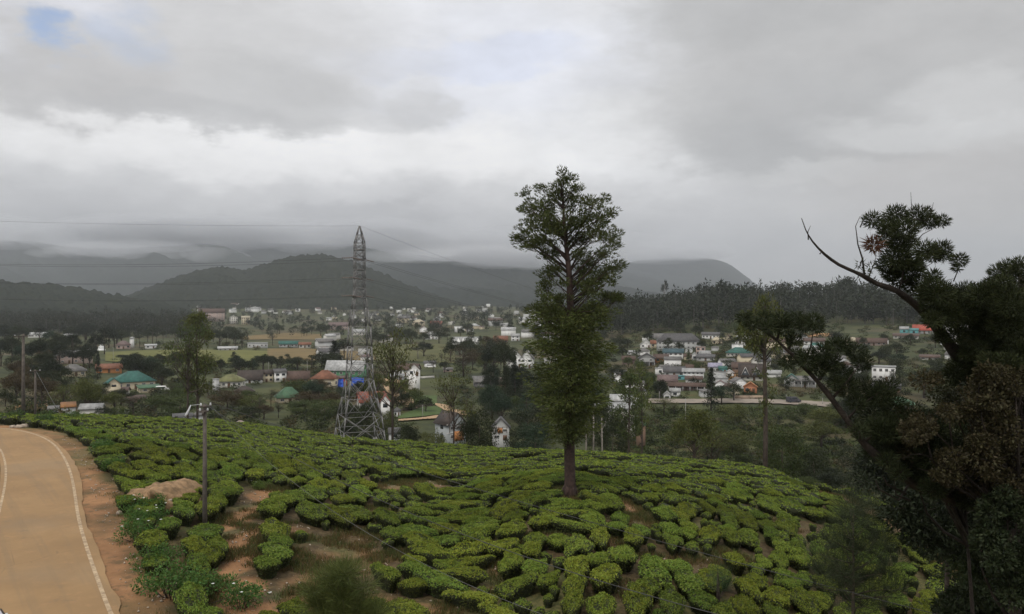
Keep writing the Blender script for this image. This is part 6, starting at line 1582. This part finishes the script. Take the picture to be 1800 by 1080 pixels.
# ------------------------------------------------------------------ the tall tree on the tea slope
def tall_tree():
    r = np.random.default_rng(77); D0 = 61.5
    b_ = stand(1000, D0); k = D0 / F
    t = thing('tall_tree', 'tall tree with a spreading feathery top and long dark trunk standing in the tea', 'tree', b_)
    def L(px, py, dy=0): return np.array([X(px, D0) - b_.x, dy, Z(py, D0) - b_.z])
    mb = MB(); cl = []
    tr = [L(1001, 885), L(1001, 868), L(1002, 850), L(1001, 790), L(1000, 740), L(1002, 690), L(1004, 640), L(1003, 600), L(1003, 555), L(1002, 515), L(1000, 475), L(996, 440), L(992, 400), L(989, 350), L(986, 312)]
    mb.tube(tr, [.62, .52, .44, .42, .41, .38, .36, .33, .30, .27, .23, .17, .12, .08, .03], 12)
    for a in range(6):                                      # root flare
        v = np.array([math.cos(a * 1.05), math.sin(a * 1.05), 0]); mb.tube([L(1001, 850) + v * .15, L(1001, 862) + v * .42, L(1001, 872) + v * .62], [.2, .18, .08], 6)
    trA = np.array(tr)
    def at(z): return np.array([np.interp(z, trA[:, 2], trA[:, 0]), 0, z])
    zt = lambda py: Z(py, D0) - b_.z
    width = lambda py, side: np.interp(py, [300, 318, 340, 365, 400, 430, 462, 490, 515, 560, 600, 650, 700, 740, 775], ([5, 42, 80, 88, 106, 66, 46, 60, 60, 64, 70, 66, 58, 46, 14] if side < 0 else [5, 38, 66, 92, 86, 94, 102, 92, 66, 62, 64, 68, 66, 50, 16]))
    def spray(c2, dr, up, n_, scl=1.0):
        """a flattened fan of narrow leaves reaching on along its twig"""
        u = unit(n_, r) * (np.array([.34, .34, .20]) + np.abs(dr) * .2) * (.75 + .5 * r.random()) * scl
        cl.append(leaf_quads(c2 + u, u * 1.2 + dr * .55 + unit(n_, r) * .28 + np.array([0, 0, .12 if up else -.15]), .22 if up else .29, .08, r))
    TOP = [(921,326,12),(949,319,12),(988,304,11),(986,317,17),(1012,321,12),(971,336,24),(1001,338,20),(934,354,20),(960,356,28),(1016,350,18),(1045,350,16),(1062,341,10),(1075,365,12),(1053,376,20),(1027,380,26),(1001,382,28),(967,382,30),
           (934,387,22),(914,406,18),(934,421,20),(956,406,28),(982,404,22),(1016,410,26),(1045,402,24),(1067,410,18),(1086,417,12),(971,436,18),(956,439,13),(1023,439,18),(1060,436,16),(1075,439,12),(1038,450,18),(971,465,18),(960,473,13),(1034,465,22),
           (1067,465,18),(1091,458,10),(1045,480,22),(960,495,17),(982,487,13),(1023,487,17),(1067,484,15),(1038,506,22),(1075,510,20),(1093,512,11),(982,517,18),(953,517,15),(949,536,22),(971,541,22),(1030,534,24),(1060,540,20)]
    for px, py, q in TOP:
        for rep in range(2 if q > 15 else 1):
            rr0 = q * k; dep = (r.random() - .5) * 2.0 * min(2.6, abs(px - 1000) * k * .5 + 1.3)
            c = L(px, py + 9) + np.array([0, dep, 0]) + (r.normal(size=3) * .15 if rep else 0)
            w_ = math.hypot(c[0] - np.interp(c[2], trA[:, 2], trA[:, 0]), dep)
            base = at(max(c[2] - .5 - .62 * w_, zt(600))); dr = (c - base) / (np.linalg.norm(c - base) + 1e-6)
            P_ = limb(mb, base, c, .075 if q > 15 else .05, .014, .05, r=r, n=6, seg=5)
            for v in range(int(4 + rr0 * rr0 * 7)):
                u = unit(1, r)[0] * rr0 * (.35 + .65 * r.random()) * np.array([1, 1, .66]); c2 = c + u
                limb(mb, P_[3 + r.integers(3)], c2, .014, .005, .08, r=r, n=3, seg=3)
                spray(c2, dr * .5 + u / (np.linalg.norm(u) + 1e-6) * .5, True, 40, .82)
    obj('crown', crown_mesh(cl), t, color=(.074, .088, .026)); cl = []
    n_l = 66
    for i in range(n_l):
        py = 540 + (772 - 540) * ((i + r.random()) / n_l)
        a = i * 2.39996 + r.random() * .9; side = 1 if math.cos(a) > 0 else -1
        w_ = (width(py, side) * abs(math.cos(a)) + .85 * (width(py, 1) + width(py, -1)) / 2 * (1 - abs(math.cos(a)))) * k * (.62 + .42 * r.random())
        z1 = zt(py); base = at(max(z1 - (.25 * w_ - .2), zt(772))); tip = at(z1) + np.array([math.cos(a) * w_, math.sin(a) * w_, 0])
        dr = (tip - base) / (np.linalg.norm(tip - base) + 1e-6); limb(mb, base, tip, .05, .014, .05, r=r, n=6, seg=5)
        nc = 4 + int(w_ * 2.4)
        for q in range(nc):
            c = base + (tip - base) * (.30 + .72 * (q + r.random()) / nc); spray(c + r.normal(size=3) * np.array([.44, .44, .28]), dr, False, 60, 1.35)
    mb.build('trunk', M_bark_red, t, True)
    obj('crown', crown_mesh(cl), t, color=(.088, .106, .029))
tall_tree()

# ------------------------------------------------------------------ dark cypress boughs reaching in from the right
M_bark_dark = simple('dark_bark', (.036, .028, .022), .95, .45, 4, bump=.9)
M_needle = leaf_material('cypress_needles', True, trans=.15, spread=.5, rough=.6)
def to_local(b_, pts): return [np.array([X(px, d) - b_.x, d - b_.y, Z(py, d) - b_.z]) for px, py, d in pts]
def needle_clump(r, c, rad, n, leaf=.095, asp=.24, up=.2):
    """a tuft of radiating needle sprays"""
    u = unit(n, r); u[:, 2] = u[:, 2] * .8 + up
    P_ = np.array(c) + u * (rad * .85 * r.random(n) ** .45)[:, None]
    return leaf_quads(P_, u + .35 * unit(n, r), leaf, leaf * asp, r)
def gnarl(pts, rad, seed, seg_len=.22, wob=.035):
    """a limb's path resampled with kinks and swellings"""
    pts = np.array(pts, float); rad = np.array(rad, float)
    s = np.concatenate([[0], np.cumsum(np.linalg.norm(np.diff(pts, axis=0), axis=1))]); t = np.arange(0, s[-1], seg_len)
    P_ = np.stack([np.interp(t, s, pts[:, k]) for k in range(3)], 1); P_ = np.concatenate([_smooth(P_, 2, 0)[:-1], P_[-1:]]) if len(P_) > 12 else P_
    rr = np.interp(t, s, rad)
    off = np.stack([fbm(t * 1.7 + seed, t * 0 + k * 9.1, 3, seed + k) for k in range(3)], 1)
    return P_ + off * (wob + .35 * rr)[:, None], rr * (1 + .28 * fbm(t * 3.1, t * 0 + 3.3, 3, seed + 7))
def cypress():
    r = np.random.default_rng(5)
    b_ = stand(1890, 22.0)
    t = thing('cypress_tree', 'dark cypress at the right edge with bare-tipped boughs reaching left', 'tree', b_)
    mb = MB()
    trunk = to_local(b_, [(1890, 1990, 22), (1885, 1500, 22), (1872, 1150, 21.8), (1850, 940, 21.5), (1830, 760, 21), (1812, 620, 20.6), (1800, 520, 20.4), (1790, 470, 20.3)])
    mb.tube(trunk, [.55, .46, .40, .33, .26, .18, .10, .04], 10); mb.build('trunk', M_bark, t, True)
    sets = []
    upper = [(1845, 850, 21.3), (1800, 760, 20.6), (1752, 685, 20), (1700, 640, 19.8), (1655, 585, 19.5), (1622, 545, 19.3), (1580, 515, 19), (1540, 497, 18.8), (1500, 480, 18.6), (1465, 462, 18.5), (1440, 446, 18.4), (1422, 422, 18.3), (1411, 396, 18.3), (1408, 370, 18.3)]
    mb = MB(); mb.tube(*gnarl(to_local(b_, upper), [.23, .20, .17, .145, .12, .10, .078, .06, .046, .036, .028, .02, .013, .005], 1), 9)
    for tw in ([(1421, 422, 18.3), (1420, 408, 18.3), (1425, 397, 18.3)], [(1520, 488, 18.7), (1516, 455, 18.7), (1508, 430, 18.7), (1504, 398, 18.7), (1512, 380, 18.7)], [(1516, 455, 18.7), (1511, 470, 18.7), (1518, 478, 18.7)],
               [(1512, 400, 18.7), (1517, 388, 18.7), (1513, 380, 18.7)], [(1527, 487, 18.7), (1536, 465, 18.7), (1541, 448, 18.7)], [(1441, 447, 18.4), (1444, 443, 18.4)],
               [(1578, 515, 19), (1585, 495, 19), (1590, 465, 19), (1598, 440, 19), (1608, 410, 19), (1607, 385, 19), (1602, 360, 19), (1601, 338, 19)],
               [(1600, 435, 19), (1622, 412, 19.1), (1645, 400, 19.2)], [(1607, 385, 19), (1630, 390, 19), (1637, 372, 19), (1641, 356, 19)], [(1596, 445, 19), (1572, 420, 18.9), (1545, 402, 18.8), (1536, 392, 18.8)],
               [(1588, 470, 19), (1560, 455, 18.9), (1536, 434, 18.8)], [(1583, 500, 19), (1615, 478, 19.1), (1650, 455, 19.2)], [(1600, 520, 19.1), (1640, 500, 19.2), (1676, 490, 19.3)], [(1676, 495, 19.3), (1684, 475, 19.3), (1690, 458, 19.3)],
               [(1720, 650, 19.9), (1740, 590, 19.9), (1745, 530, 19.9), (1762, 480, 20)], [(1655, 585, 19.5), (1690, 540, 19.6), (1720, 520, 19.7)], [(1700, 640, 19.8), (1710, 600, 19.8), (1702, 560, 19.8), (1706, 535, 19.8)],
               [(1752, 685, 20), (1790, 650, 20), (1800, 600, 20)]):
        n = len(tw); mb.tube(to_local(b_, tw), np.linspace(.026 if n > 4 else .016, .004, n), 5)
    mb.build('bough', M_bark_dark, t, True)
    lower = [(1860, 960, 21.6), (1800, 920, 21.4), (1740, 893, 21), (1690, 880, 20.5), (1645, 866, 20.2), (1592, 845, 20), (1552, 816, 20), (1518, 778, 20), (1488, 738, 20), (1462, 702, 20), (1440, 668, 20), (1412, 641, 20), (1386, 618, 20), (1366, 598, 20), (1348, 585, 20)]
    mb = MB(); mb.tube(*gnarl(to_local(b_, lower), [.18, .16, .145, .13, .12, .115, .105, .095, .085, .075, .062, .05, .038, .026, .011], 2), 9)
    for tw in ([(1488, 738, 20), (1510, 715, 20), (1545, 690, 20.1)], [(1462, 702, 20), (1490, 670, 20), (1512, 640, 20)], [(1440, 668, 20), (1462, 640, 20), (1480, 612, 20)], [(1412, 641, 20), (1425, 610, 20), (1430, 580, 20)],
               [(1386, 618, 20), (1392, 590, 20), (1400, 570, 20)], [(1366, 598, 20), (1340, 580, 20), (1312, 568, 20)], [(1366, 598, 20), (1372, 575, 20)], [(1518, 778, 20), (1555, 750, 20), (1600, 740, 20.1)], [(1592, 845, 20), (1610, 800, 20), (1640, 770, 20)],
               [(1600, 848, 20), (1580, 880, 20), (1545, 860, 20), (1538, 842, 20)], [(1592, 868, 20), (1560, 852, 20), (1552, 838, 20)], [(1600, 880, 20), (1575, 870, 20), (1572, 845, 20)]):
        mb.tube(to_local(b_, tw), np.linspace(.04, .008, len(tw)), 5)
    mb.build('bough', M_bark_dark, t, True)
    U = [(1534,390,17),(1574,380,20),(1566,396,18),(1615,385,24),(1632,392,18),(1656,391,13),(1590,408,24),(1560,420,20),(1580,432,20),(1560,405,16),(1600,428,14),(1575,457,26),(1595,462,22),(1560,470,20),(1628,444,20),(1640,450,18),(1656,440,17),(1658,452,13),(1600,480,24),(1580,492,22),(1566,486,16),(1612,470,14),(1640,488,14),
         (1686,460,14),(1682,472,8),(1615,500,18),(1640,505,20),(1600,505,16),(1650,520,26),(1672,530,30),(1700,520,26),(1725,525,28),(1745,510,18),(1758,482,20),(1775,478,22),(1795,472,20),(1745,505,18),(1765,500,16),(1790,505,24),
         (1640,535,24),(1625,520,16),(1660,560,30),(1690,550,34),(1720,550,34),(1750,545,36),(1780,540,36),(1800,560,38),(1700,575,22),(1735,580,26),(1770,575,32),(1800,600,36),(1640,565,18),(1680,592,18),(1655,595,14),(1790,630,36),(1760,610,26),(1720,612,16),(1740,640,20),(1770,650,30),(1800,670,30),(1700,625,14)]
    B = [(1512,465,10),(1530,470,9),(1525,480,10)]
    Lw = [(1308,562,14),(1322,572,14),(1345,562,16),(1352,578,14),(1372,566,18),(1380,580,16),(1400,566,18),(1415,574,15),(1430,566,15),(1438,578,12),(1396,600,14),(1384,640,14),(1400,628,16),(1420,634,20),(1446,622,18),(1470,610,16),(1484,606,14),(1440,650,18),(1462,640,18),(1480,660,20),(1505,622,18),(1516,640,18),(1490,686,22),(1520,690,26),(1545,700,26),(1470,676,14),
          (1560,684,20),(1530,730,24),(1505,712,16),(1560,760,34),(1600,740,34),(1510,760,16),(1500,745,12),(1530,795,14),(1560,812,18),(1580,835,16),(1610,845,20),(1640,862,22),(1668,868,22),(1700,880,24),(1730,885,26),(1660,845,22),(1545,790,24),(1590,790,34),(1630,770,34),(1640,810,34),(1600,820,28),(1570,720,26)]
    cl = [needle_clump(r, to_local(b_, [(px, py, 19.0 + .5 * r.normal())])[0], q * 19 / F * 1.15, int(30 + q * q * 1.9)) for px, py, q in U]
    cl += [needle_clump(r, to_local(b_, [(px, py, 18.7)])[0], q * 18.7 / F, 26, .12) for px, py, q in B]
    for _ in range(60):                                     # tufts along the lower half of the upper bough
        f = .32 + .68 * r.random(); px, py = 1640 + 190 * f + r.normal() * 26, 560 + 220 * f + r.normal() * 30
        cl.append(needle_clump(r, to_local(b_, [(px, py, 19.2 + 1.2 * f)])[0], .34, 620))
    for _ in range(90):                                     # the dense inner crown towards the trunk
        px, py = r.uniform(1690, 1960), r.uniform(520, 700); d = r.uniform(19.4, 22.5)
        if py > 640 and px < 1740: continue
        cl.append(needle_clump(r, to_local(b_, [(px, py, d)])[0], .42, 900))
    obj('crown', crown_mesh(cl, mats=M_needle), t, color=(.036, .044, .016))
    cl = [needle_clump(r, to_local(b_, [(px, py, 20 + .45 * r.normal())])[0], q * 20 / F * 1.2, int(30 + q * q * 1.9), .10) for px, py, q in Lw]
    for _ in range(70):
        px, py = r.uniform(1520, 1760), r.uniform(740, 900); d = r.uniform(19.5, 21.5)
        if py > 750 + (px - 1480) * .66: continue
        cl.append(needle_clump(r, to_local(b_, [(px, py, d)])[0], .40, 800))
    obj('crown', crown_mesh(cl, mats=M_needle), t, color=(.032, .041, .016))
    cl = [needle_clump(r, to_local(b_, [(1536, 432, 18.7)])[0], .25, 260, .14)]
    o = obj('dead_tuft', crown_mesh(cl, mats=M_needle), t, color=(.12, .06, .035)); o['label'] = 'brown withered tuft of needles'
cypress()

# rust-leaved tree and the thicket below it, shade put into its dark leaf colours
def leafy(name, label, cat, px, d, clumps_, tint, leaf, per, trunk_top, bark, seed, twigs=0, asp=.5, flat=.8, trunk_r=.22):
    r = np.random.default_rng(seed); b_ = stand(px, d)
    t = thing(name, label, cat, b_)
    L = lambda q: to_local(b_, [q])[0]
    mb = MB(); top = L(trunk_top); mb.tube([(0, 0, -.5), top * np.array([.4, .4, .5]), top], [trunk_r, trunk_r * .7, trunk_r * .25], 7)
    cl = []
    for i, (qx, qy, qd, rad) in enumerate(clumps_):
        c = L((qx, qy, qd)); cl.append(clump(r, c, rad * qd / F, per, leaf, flat, .1, asp, qd > 24))
        if i % 3 == 0: 
            f = r.uniform(.82, .99); P_ = limb(mb, top * np.array([f, f, f]), c, .05, .012, .1, r=r, n=5, seg=4)
            for _ in range(2 if i < twigs * 3 else 0): limb(mb, P_[2 + r.integers(2)], P_[4] + r.normal(size=3) * .5, .016, .005, .12, r=r, n=4, seg=3)
    mb.build('trunk', bark, t, True)
    obj('crown', crown_mesh(cl), t, color=tint)
    return t
rr_ = np.random.default_rng(90)
def cloud_of(n, cx, cy, rx, ry, d0, d1, rad, keep=None):
    out = []
    while len(out) < n:
        a, q = rr_.random() * 6.28, rr_.random() ** .5
        px, py = cx + rx * q * math.cos(a), cy + ry * q * math.sin(a)
        if keep and not keep(px, py): continue
        out.append((px, py, rr_.uniform(d0, d1), rr_.uniform(*rad)))
    return out
leafy('rust_leaved_tree', 'tree with rusty brown leaves and pale twigs at the right edge', 'tree', 1790, 18.6, cloud_of(190, 1740, 745, 155, 118, 17.4, 20.2, (11, 26), lambda x, y: y > 645 + max(0, 1690 - x) * .3 and vnoise(np.array([x / 38.]), np.array([y / 30.]), 4)[0] > -.08), (.047, .040, .018), .085, 230, (1785, 750, 18.6), M_bark_dark, 3, twigs=24, trunk_r=.22)
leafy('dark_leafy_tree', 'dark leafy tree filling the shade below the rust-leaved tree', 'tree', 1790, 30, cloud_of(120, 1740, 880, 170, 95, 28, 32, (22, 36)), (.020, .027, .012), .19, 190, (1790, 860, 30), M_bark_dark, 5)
leafy('dark_leafy_tree', 'dark tangled tree under the lower cypress bough', 'tree', 1590, 84, cloud_of(70, 1585, 815, 80, 68, 81, 87, (18, 30)), (.022, .029, .013), .42, 170, (1590, 800, 84), M_bark_dark, 6)
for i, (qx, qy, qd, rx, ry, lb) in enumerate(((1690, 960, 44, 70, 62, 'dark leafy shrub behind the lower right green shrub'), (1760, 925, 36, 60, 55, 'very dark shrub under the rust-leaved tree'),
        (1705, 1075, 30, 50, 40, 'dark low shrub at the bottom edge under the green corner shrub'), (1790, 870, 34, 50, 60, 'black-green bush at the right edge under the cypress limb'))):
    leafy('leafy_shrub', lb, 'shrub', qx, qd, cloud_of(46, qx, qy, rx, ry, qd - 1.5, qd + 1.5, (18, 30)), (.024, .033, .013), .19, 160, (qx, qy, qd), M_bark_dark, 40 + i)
leafy('leafy_shrub', 'green leafy shrub at the lower right corner', 'shrub', 1745, 33, cloud_of(60, 1745, 985, 62, 80, 31.5, 34.5, (16, 26)), (.045, .062, .020), .17, 170, (1745, 960, 33), M_bark, 7)
leafy('leafy_shrub', 'dark shrub in the shade above the lower right corner', 'shrub', 1665, 38, cloud_of(55, 1705, 935, 56, 60, 36, 40, (18, 28)), (.026, .036, .014), .2, 160, (1665, 930, 38), M_bark, 8)
leafy('leafy_shrub', 'dark shrub at the very right edge below the thicket', 'shrub', 1810, 30, cloud_of(50, 1800, 1040, 60, 75, 29, 31.5, (18, 28)), (.022, .030, .012), .17, 150, (1810, 1020, 30), M_bark, 9)
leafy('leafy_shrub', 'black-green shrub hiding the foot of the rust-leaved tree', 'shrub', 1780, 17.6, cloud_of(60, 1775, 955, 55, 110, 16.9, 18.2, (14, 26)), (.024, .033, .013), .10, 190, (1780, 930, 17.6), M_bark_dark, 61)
leafy('olive_leafed_tree', 'olive leaved tree mingling with the left of the rust-leaved one', 'tree', 1745, 21.5, cloud_of(60, 1640, 745, 60, 70, 20.7, 22.3, (14, 26), lambda x, y: vnoise(np.array([x / 40.]), np.array([y / 36.]), 9)[0] > -.25), (.040, .042, .018), .10, 190, (1690, 800, 21.5), M_bark_dark, 62, trunk_r=.1)
# soft feathery she-oaks near the viewer
def feathery(label, px, top_py, base_d, clumps_, tint, n, seed, leaf=.3, name='feathery_shrub'):
    r = np.random.default_rng(seed); b_ = stand(px, base_d); t = thing(name, label, 'shrub', b_)
    L = lambda q: to_local(b_, [q])[0]
    mb = MB(); top = L((px, top_py, base_d)); mb.tube([(0, 0, -.5), top * np.array([.5, .5, .5]), top], [.12, .08, .012], 6)
    cl = []
    for i, (qx, qy, qd, rad) in enumerate(clumps_):
        c = L((qx, qy, qd)); 
        if i % 2 == 0: limb(mb, top * np.array([1, 1, min(.95, max(.1, (c[2] - .6) / max(top[2], .1)))]), c, .025, .006, .08, r=r, n=4, seg=4)
        cl.append(needle_clump(r, c, rad * qd / F, n, leaf, .035, .55))
    mb.build('trunk', M_bark, t, True); obj('crown', crown_mesh(cl, mats=M_needle), t, color=tint)
feathery('dark feathery she-oak rising in front of the tea at the lower right', 1500, 895, 30, cloud_of(95, 1510, 990, 85, 100, 28.6, 31.4, (22, 36), lambda x, y: abs(x - 1503) < 14 + (y - 885) * .62), (.032, .042, .018), 230, 12)
feathery('olive feathery young she-oak at the bottom edge left of the middle', 600, 1008, 24, cloud_of(60, 600, 1070, 68, 62, 23.2, 24.8, (18, 32), lambda x, y: abs(x - 600) < 12 + (y - 1004) * 1.0), (.085, .105, .028), 420, 13, .3)
feathery('small dark-green shrub among the tea at the lower right', 1262, 1000, 40, cloud_of(16, 1262, 1024, 18, 20, 39.4, 40.6, (14, 20)), (.040, .075, .026), 150, 14, .22)

# ------------------------------------------------------------------ weeds and grass by the road and in the gaps
M_grass = leaf_material('grass_blades', True, trans=.3, spread=.5)
def tuft_field(name, label, n, fn, tint, hgt, seed, wdt=.05, blades=9, kind='stuff'):
    r = np.random.default_rng(seed); px = r.uniform(-120, 1700, n * 6); d = np.sqrt(r.random(n * 6) * (85 ** 2 - 30 ** 2) + 30 ** 2); x = X(px, d)
    ok = fn(px, x, d); x, d = x[ok][:n], d[ok][:n]; z = H(x, d)
    m_ = len(x); P_ = np.repeat(np.stack([x, d, z], -1), blades, 0) + r.normal(size=(m_ * blades, 3)) * np.array([.16, .16, 0])
    D = unit(m_ * blades, r) * .55 + np.array([0, 0, 1.0])
    V, f = leaf_quads(P_, D, hgt, wdt, r)
    tag(obj(name, mesh_np(name, V, [f], M_grass), color=tint), label, kind=kind)
def in_gaps(lo, hi): return lambda px, x, y: (road_dist(x, y) > 2.4) & (y < crest(px)) & (gapf(x, y) > lo) & (gapf(x, y) < hi) & (fbm(x / 2.5, y / 2.5, 2, 7) > -.15)
tuft_field('grass', 'dry brown grass in the gaps of the tea', 12000, in_gaps(.35, 1.5), (.13, .092, .036), .24, 40, .03)
tuft_field('grass', 'green grass and weeds in the gaps of the tea', 9000, in_gaps(.6, 1.6), (.075, .092, .028), .26, 41, .04)
tuft_field('grass', 'thin grass on the road shoulder', 5000, lambda px, x, y: (road_dist(x, y) > .9) & (road_dist(x, y) < 4.2) & (fbm(x / 2, y / 2, 3, 19) + .16 * (road_dist(x, y) - 2.6) > .10), (.11, .105, .035), .16, 42, .03)
tuft_field('grass', 'grass on the inner side of the road bend', 3000, lambda px, x, y: (road_dist(x, y) < -RW - .7) & (road_dist(x, y) > -RW - 8) & (y > 55), (.085, .10, .03), .35, 43, .05)
def pebbles(n, seed):
    r = np.random.default_rng(seed); Vs, Fs, nv = [], [], 0
    base = np.array([(1, 0, 0), (-1, 0, 0), (0, 1, 0), (0, -1, 0), (0, 0, .8), (0, 0, -.6)], float); bf = np.array([(0, 2, 4), (2, 1, 4), (1, 3, 4), (3, 0, 4), (2, 0, 5), (1, 2, 5), (3, 1, 5), (0, 3, 5)])
    px = r.uniform(-20, 1500, n * 6); d = np.sqrt(r.random(n * 6) * (80 ** 2 - 30 ** 2) + 30 ** 2); x = X(px, d); rd_ = road_dist(x, d)
    ok = ((rd_ > .5) & (rd_ < 3)) | ((gapf(x, d) < 1.1) & (rd_ > 2))
    for a, b_ in list(zip(x[ok], d[ok]))[:n]:
        s = .025 + .07 * r.random() ** 3; V = base * s * r.uniform(.6, 1.3, (6, 3)) + np.array([a, b_, H1(a, b_) + s * .2]); Vs.append(V); Fs.append(bf + nv); nv += 6
    tag(obj('gravel', mesh_np('gravel', np.concatenate(Vs), [np.concatenate(Fs)], M_stone, smooth=False)), 'clods and pebbles on the bare earth', kind='stuff')
pebbles(1500, 3)
def weed_mesh(seed):
    r = np.random.default_rng(seed); cl = []; mb = MB()
    for i in range(14):
        c = np.array([r.normal() * .42, r.normal() * .42, .25 + .55 * r.random()]); cl.append(clump(r, c, .34, 120, .10, .8, -.2, .5, False)); mb.tube([(c[0] * .3, c[1] * .3, -.1), c], [.02, .008], 4)
    return mb.mesh('stems', M_bark, True), crown_mesh(cl, 'leaves')
WE = [weed_mesh(i) for i in range(4)]
M_flower = simple('white_petals', (.75, .75, .72), .7, .05, 3)
def weed(px, py, s, label, tint, flowers=0, d=None):
    b_ = stand(px, d) if d else ground(px, py); sm, lm = WE[rnd.randrange(4)]
    t = thing('leafy_weed', label, 'plant', b_, rnd.random() * 6.28, None, s); obj('stems', sm, t); obj('foliage', lm, t, color=tint)
    for q in range(flowers):
        mb = MB(); c = np.array([rnd.gauss(0, .4), rnd.gauss(0, .4), rnd.uniform(.75, 1.05)])
        for a in range(5):
            v = np.array([math.cos(a * 1.257), math.sin(a * 1.257), .15]) * .042; w_ = np.array([-v[1], v[0], 0]) * .5
            mb.poly([c, c + v + w_, c + v * 1.5, c + v - w_])
        mb.build('flower', M_flower, t)
GW = (.070, .135, .030)
for q in ((240, 905, 1.3, 'bright green leafy weed at the mound side of the roadside clump', GW, 3), (262, 925, 1.2, 'bright green weed with white flowers in the roadside clump', GW, 5), (246, 950, 1.3, 'broad green weed on the road side of the clump', GW, 3),
          (285, 1000, 1.2, 'green leafy weed halfway down the roadside clump', GW, 0), (305, 1050, 1.5, 'large bright green weed at the lower end of the roadside clump', GW, 0), (340, 1060, 1.3, 'bright green weed beside the tea at the bottom edge', GW, 0),
          (422, 1070, 1.2, 'green leafy weed by the footpath at the bottom edge', GW, 3), (455, 860, .7, 'small pale green tea shoot plant by the head of the footpath', (.11, .16, .035), 2), (130, 745, 1.6, 'bright green hedge weed at the far bend', (.07, .12, .03), 0), (20, 745, 1.5, 'green hedge weed at the left end of the bend', (.06, .10, .03), 0),
          (75, 750, 1.6, 'green hedge weed in the middle of the bend', (.065, .11, .03), 0), (175, 800, 1.5, 'bright green weed on the hedge below the bend', GW, 0), (195, 830, 1.2, 'green weed at the foot of the hedge by the shoulder', GW, 0)): weed(*q)
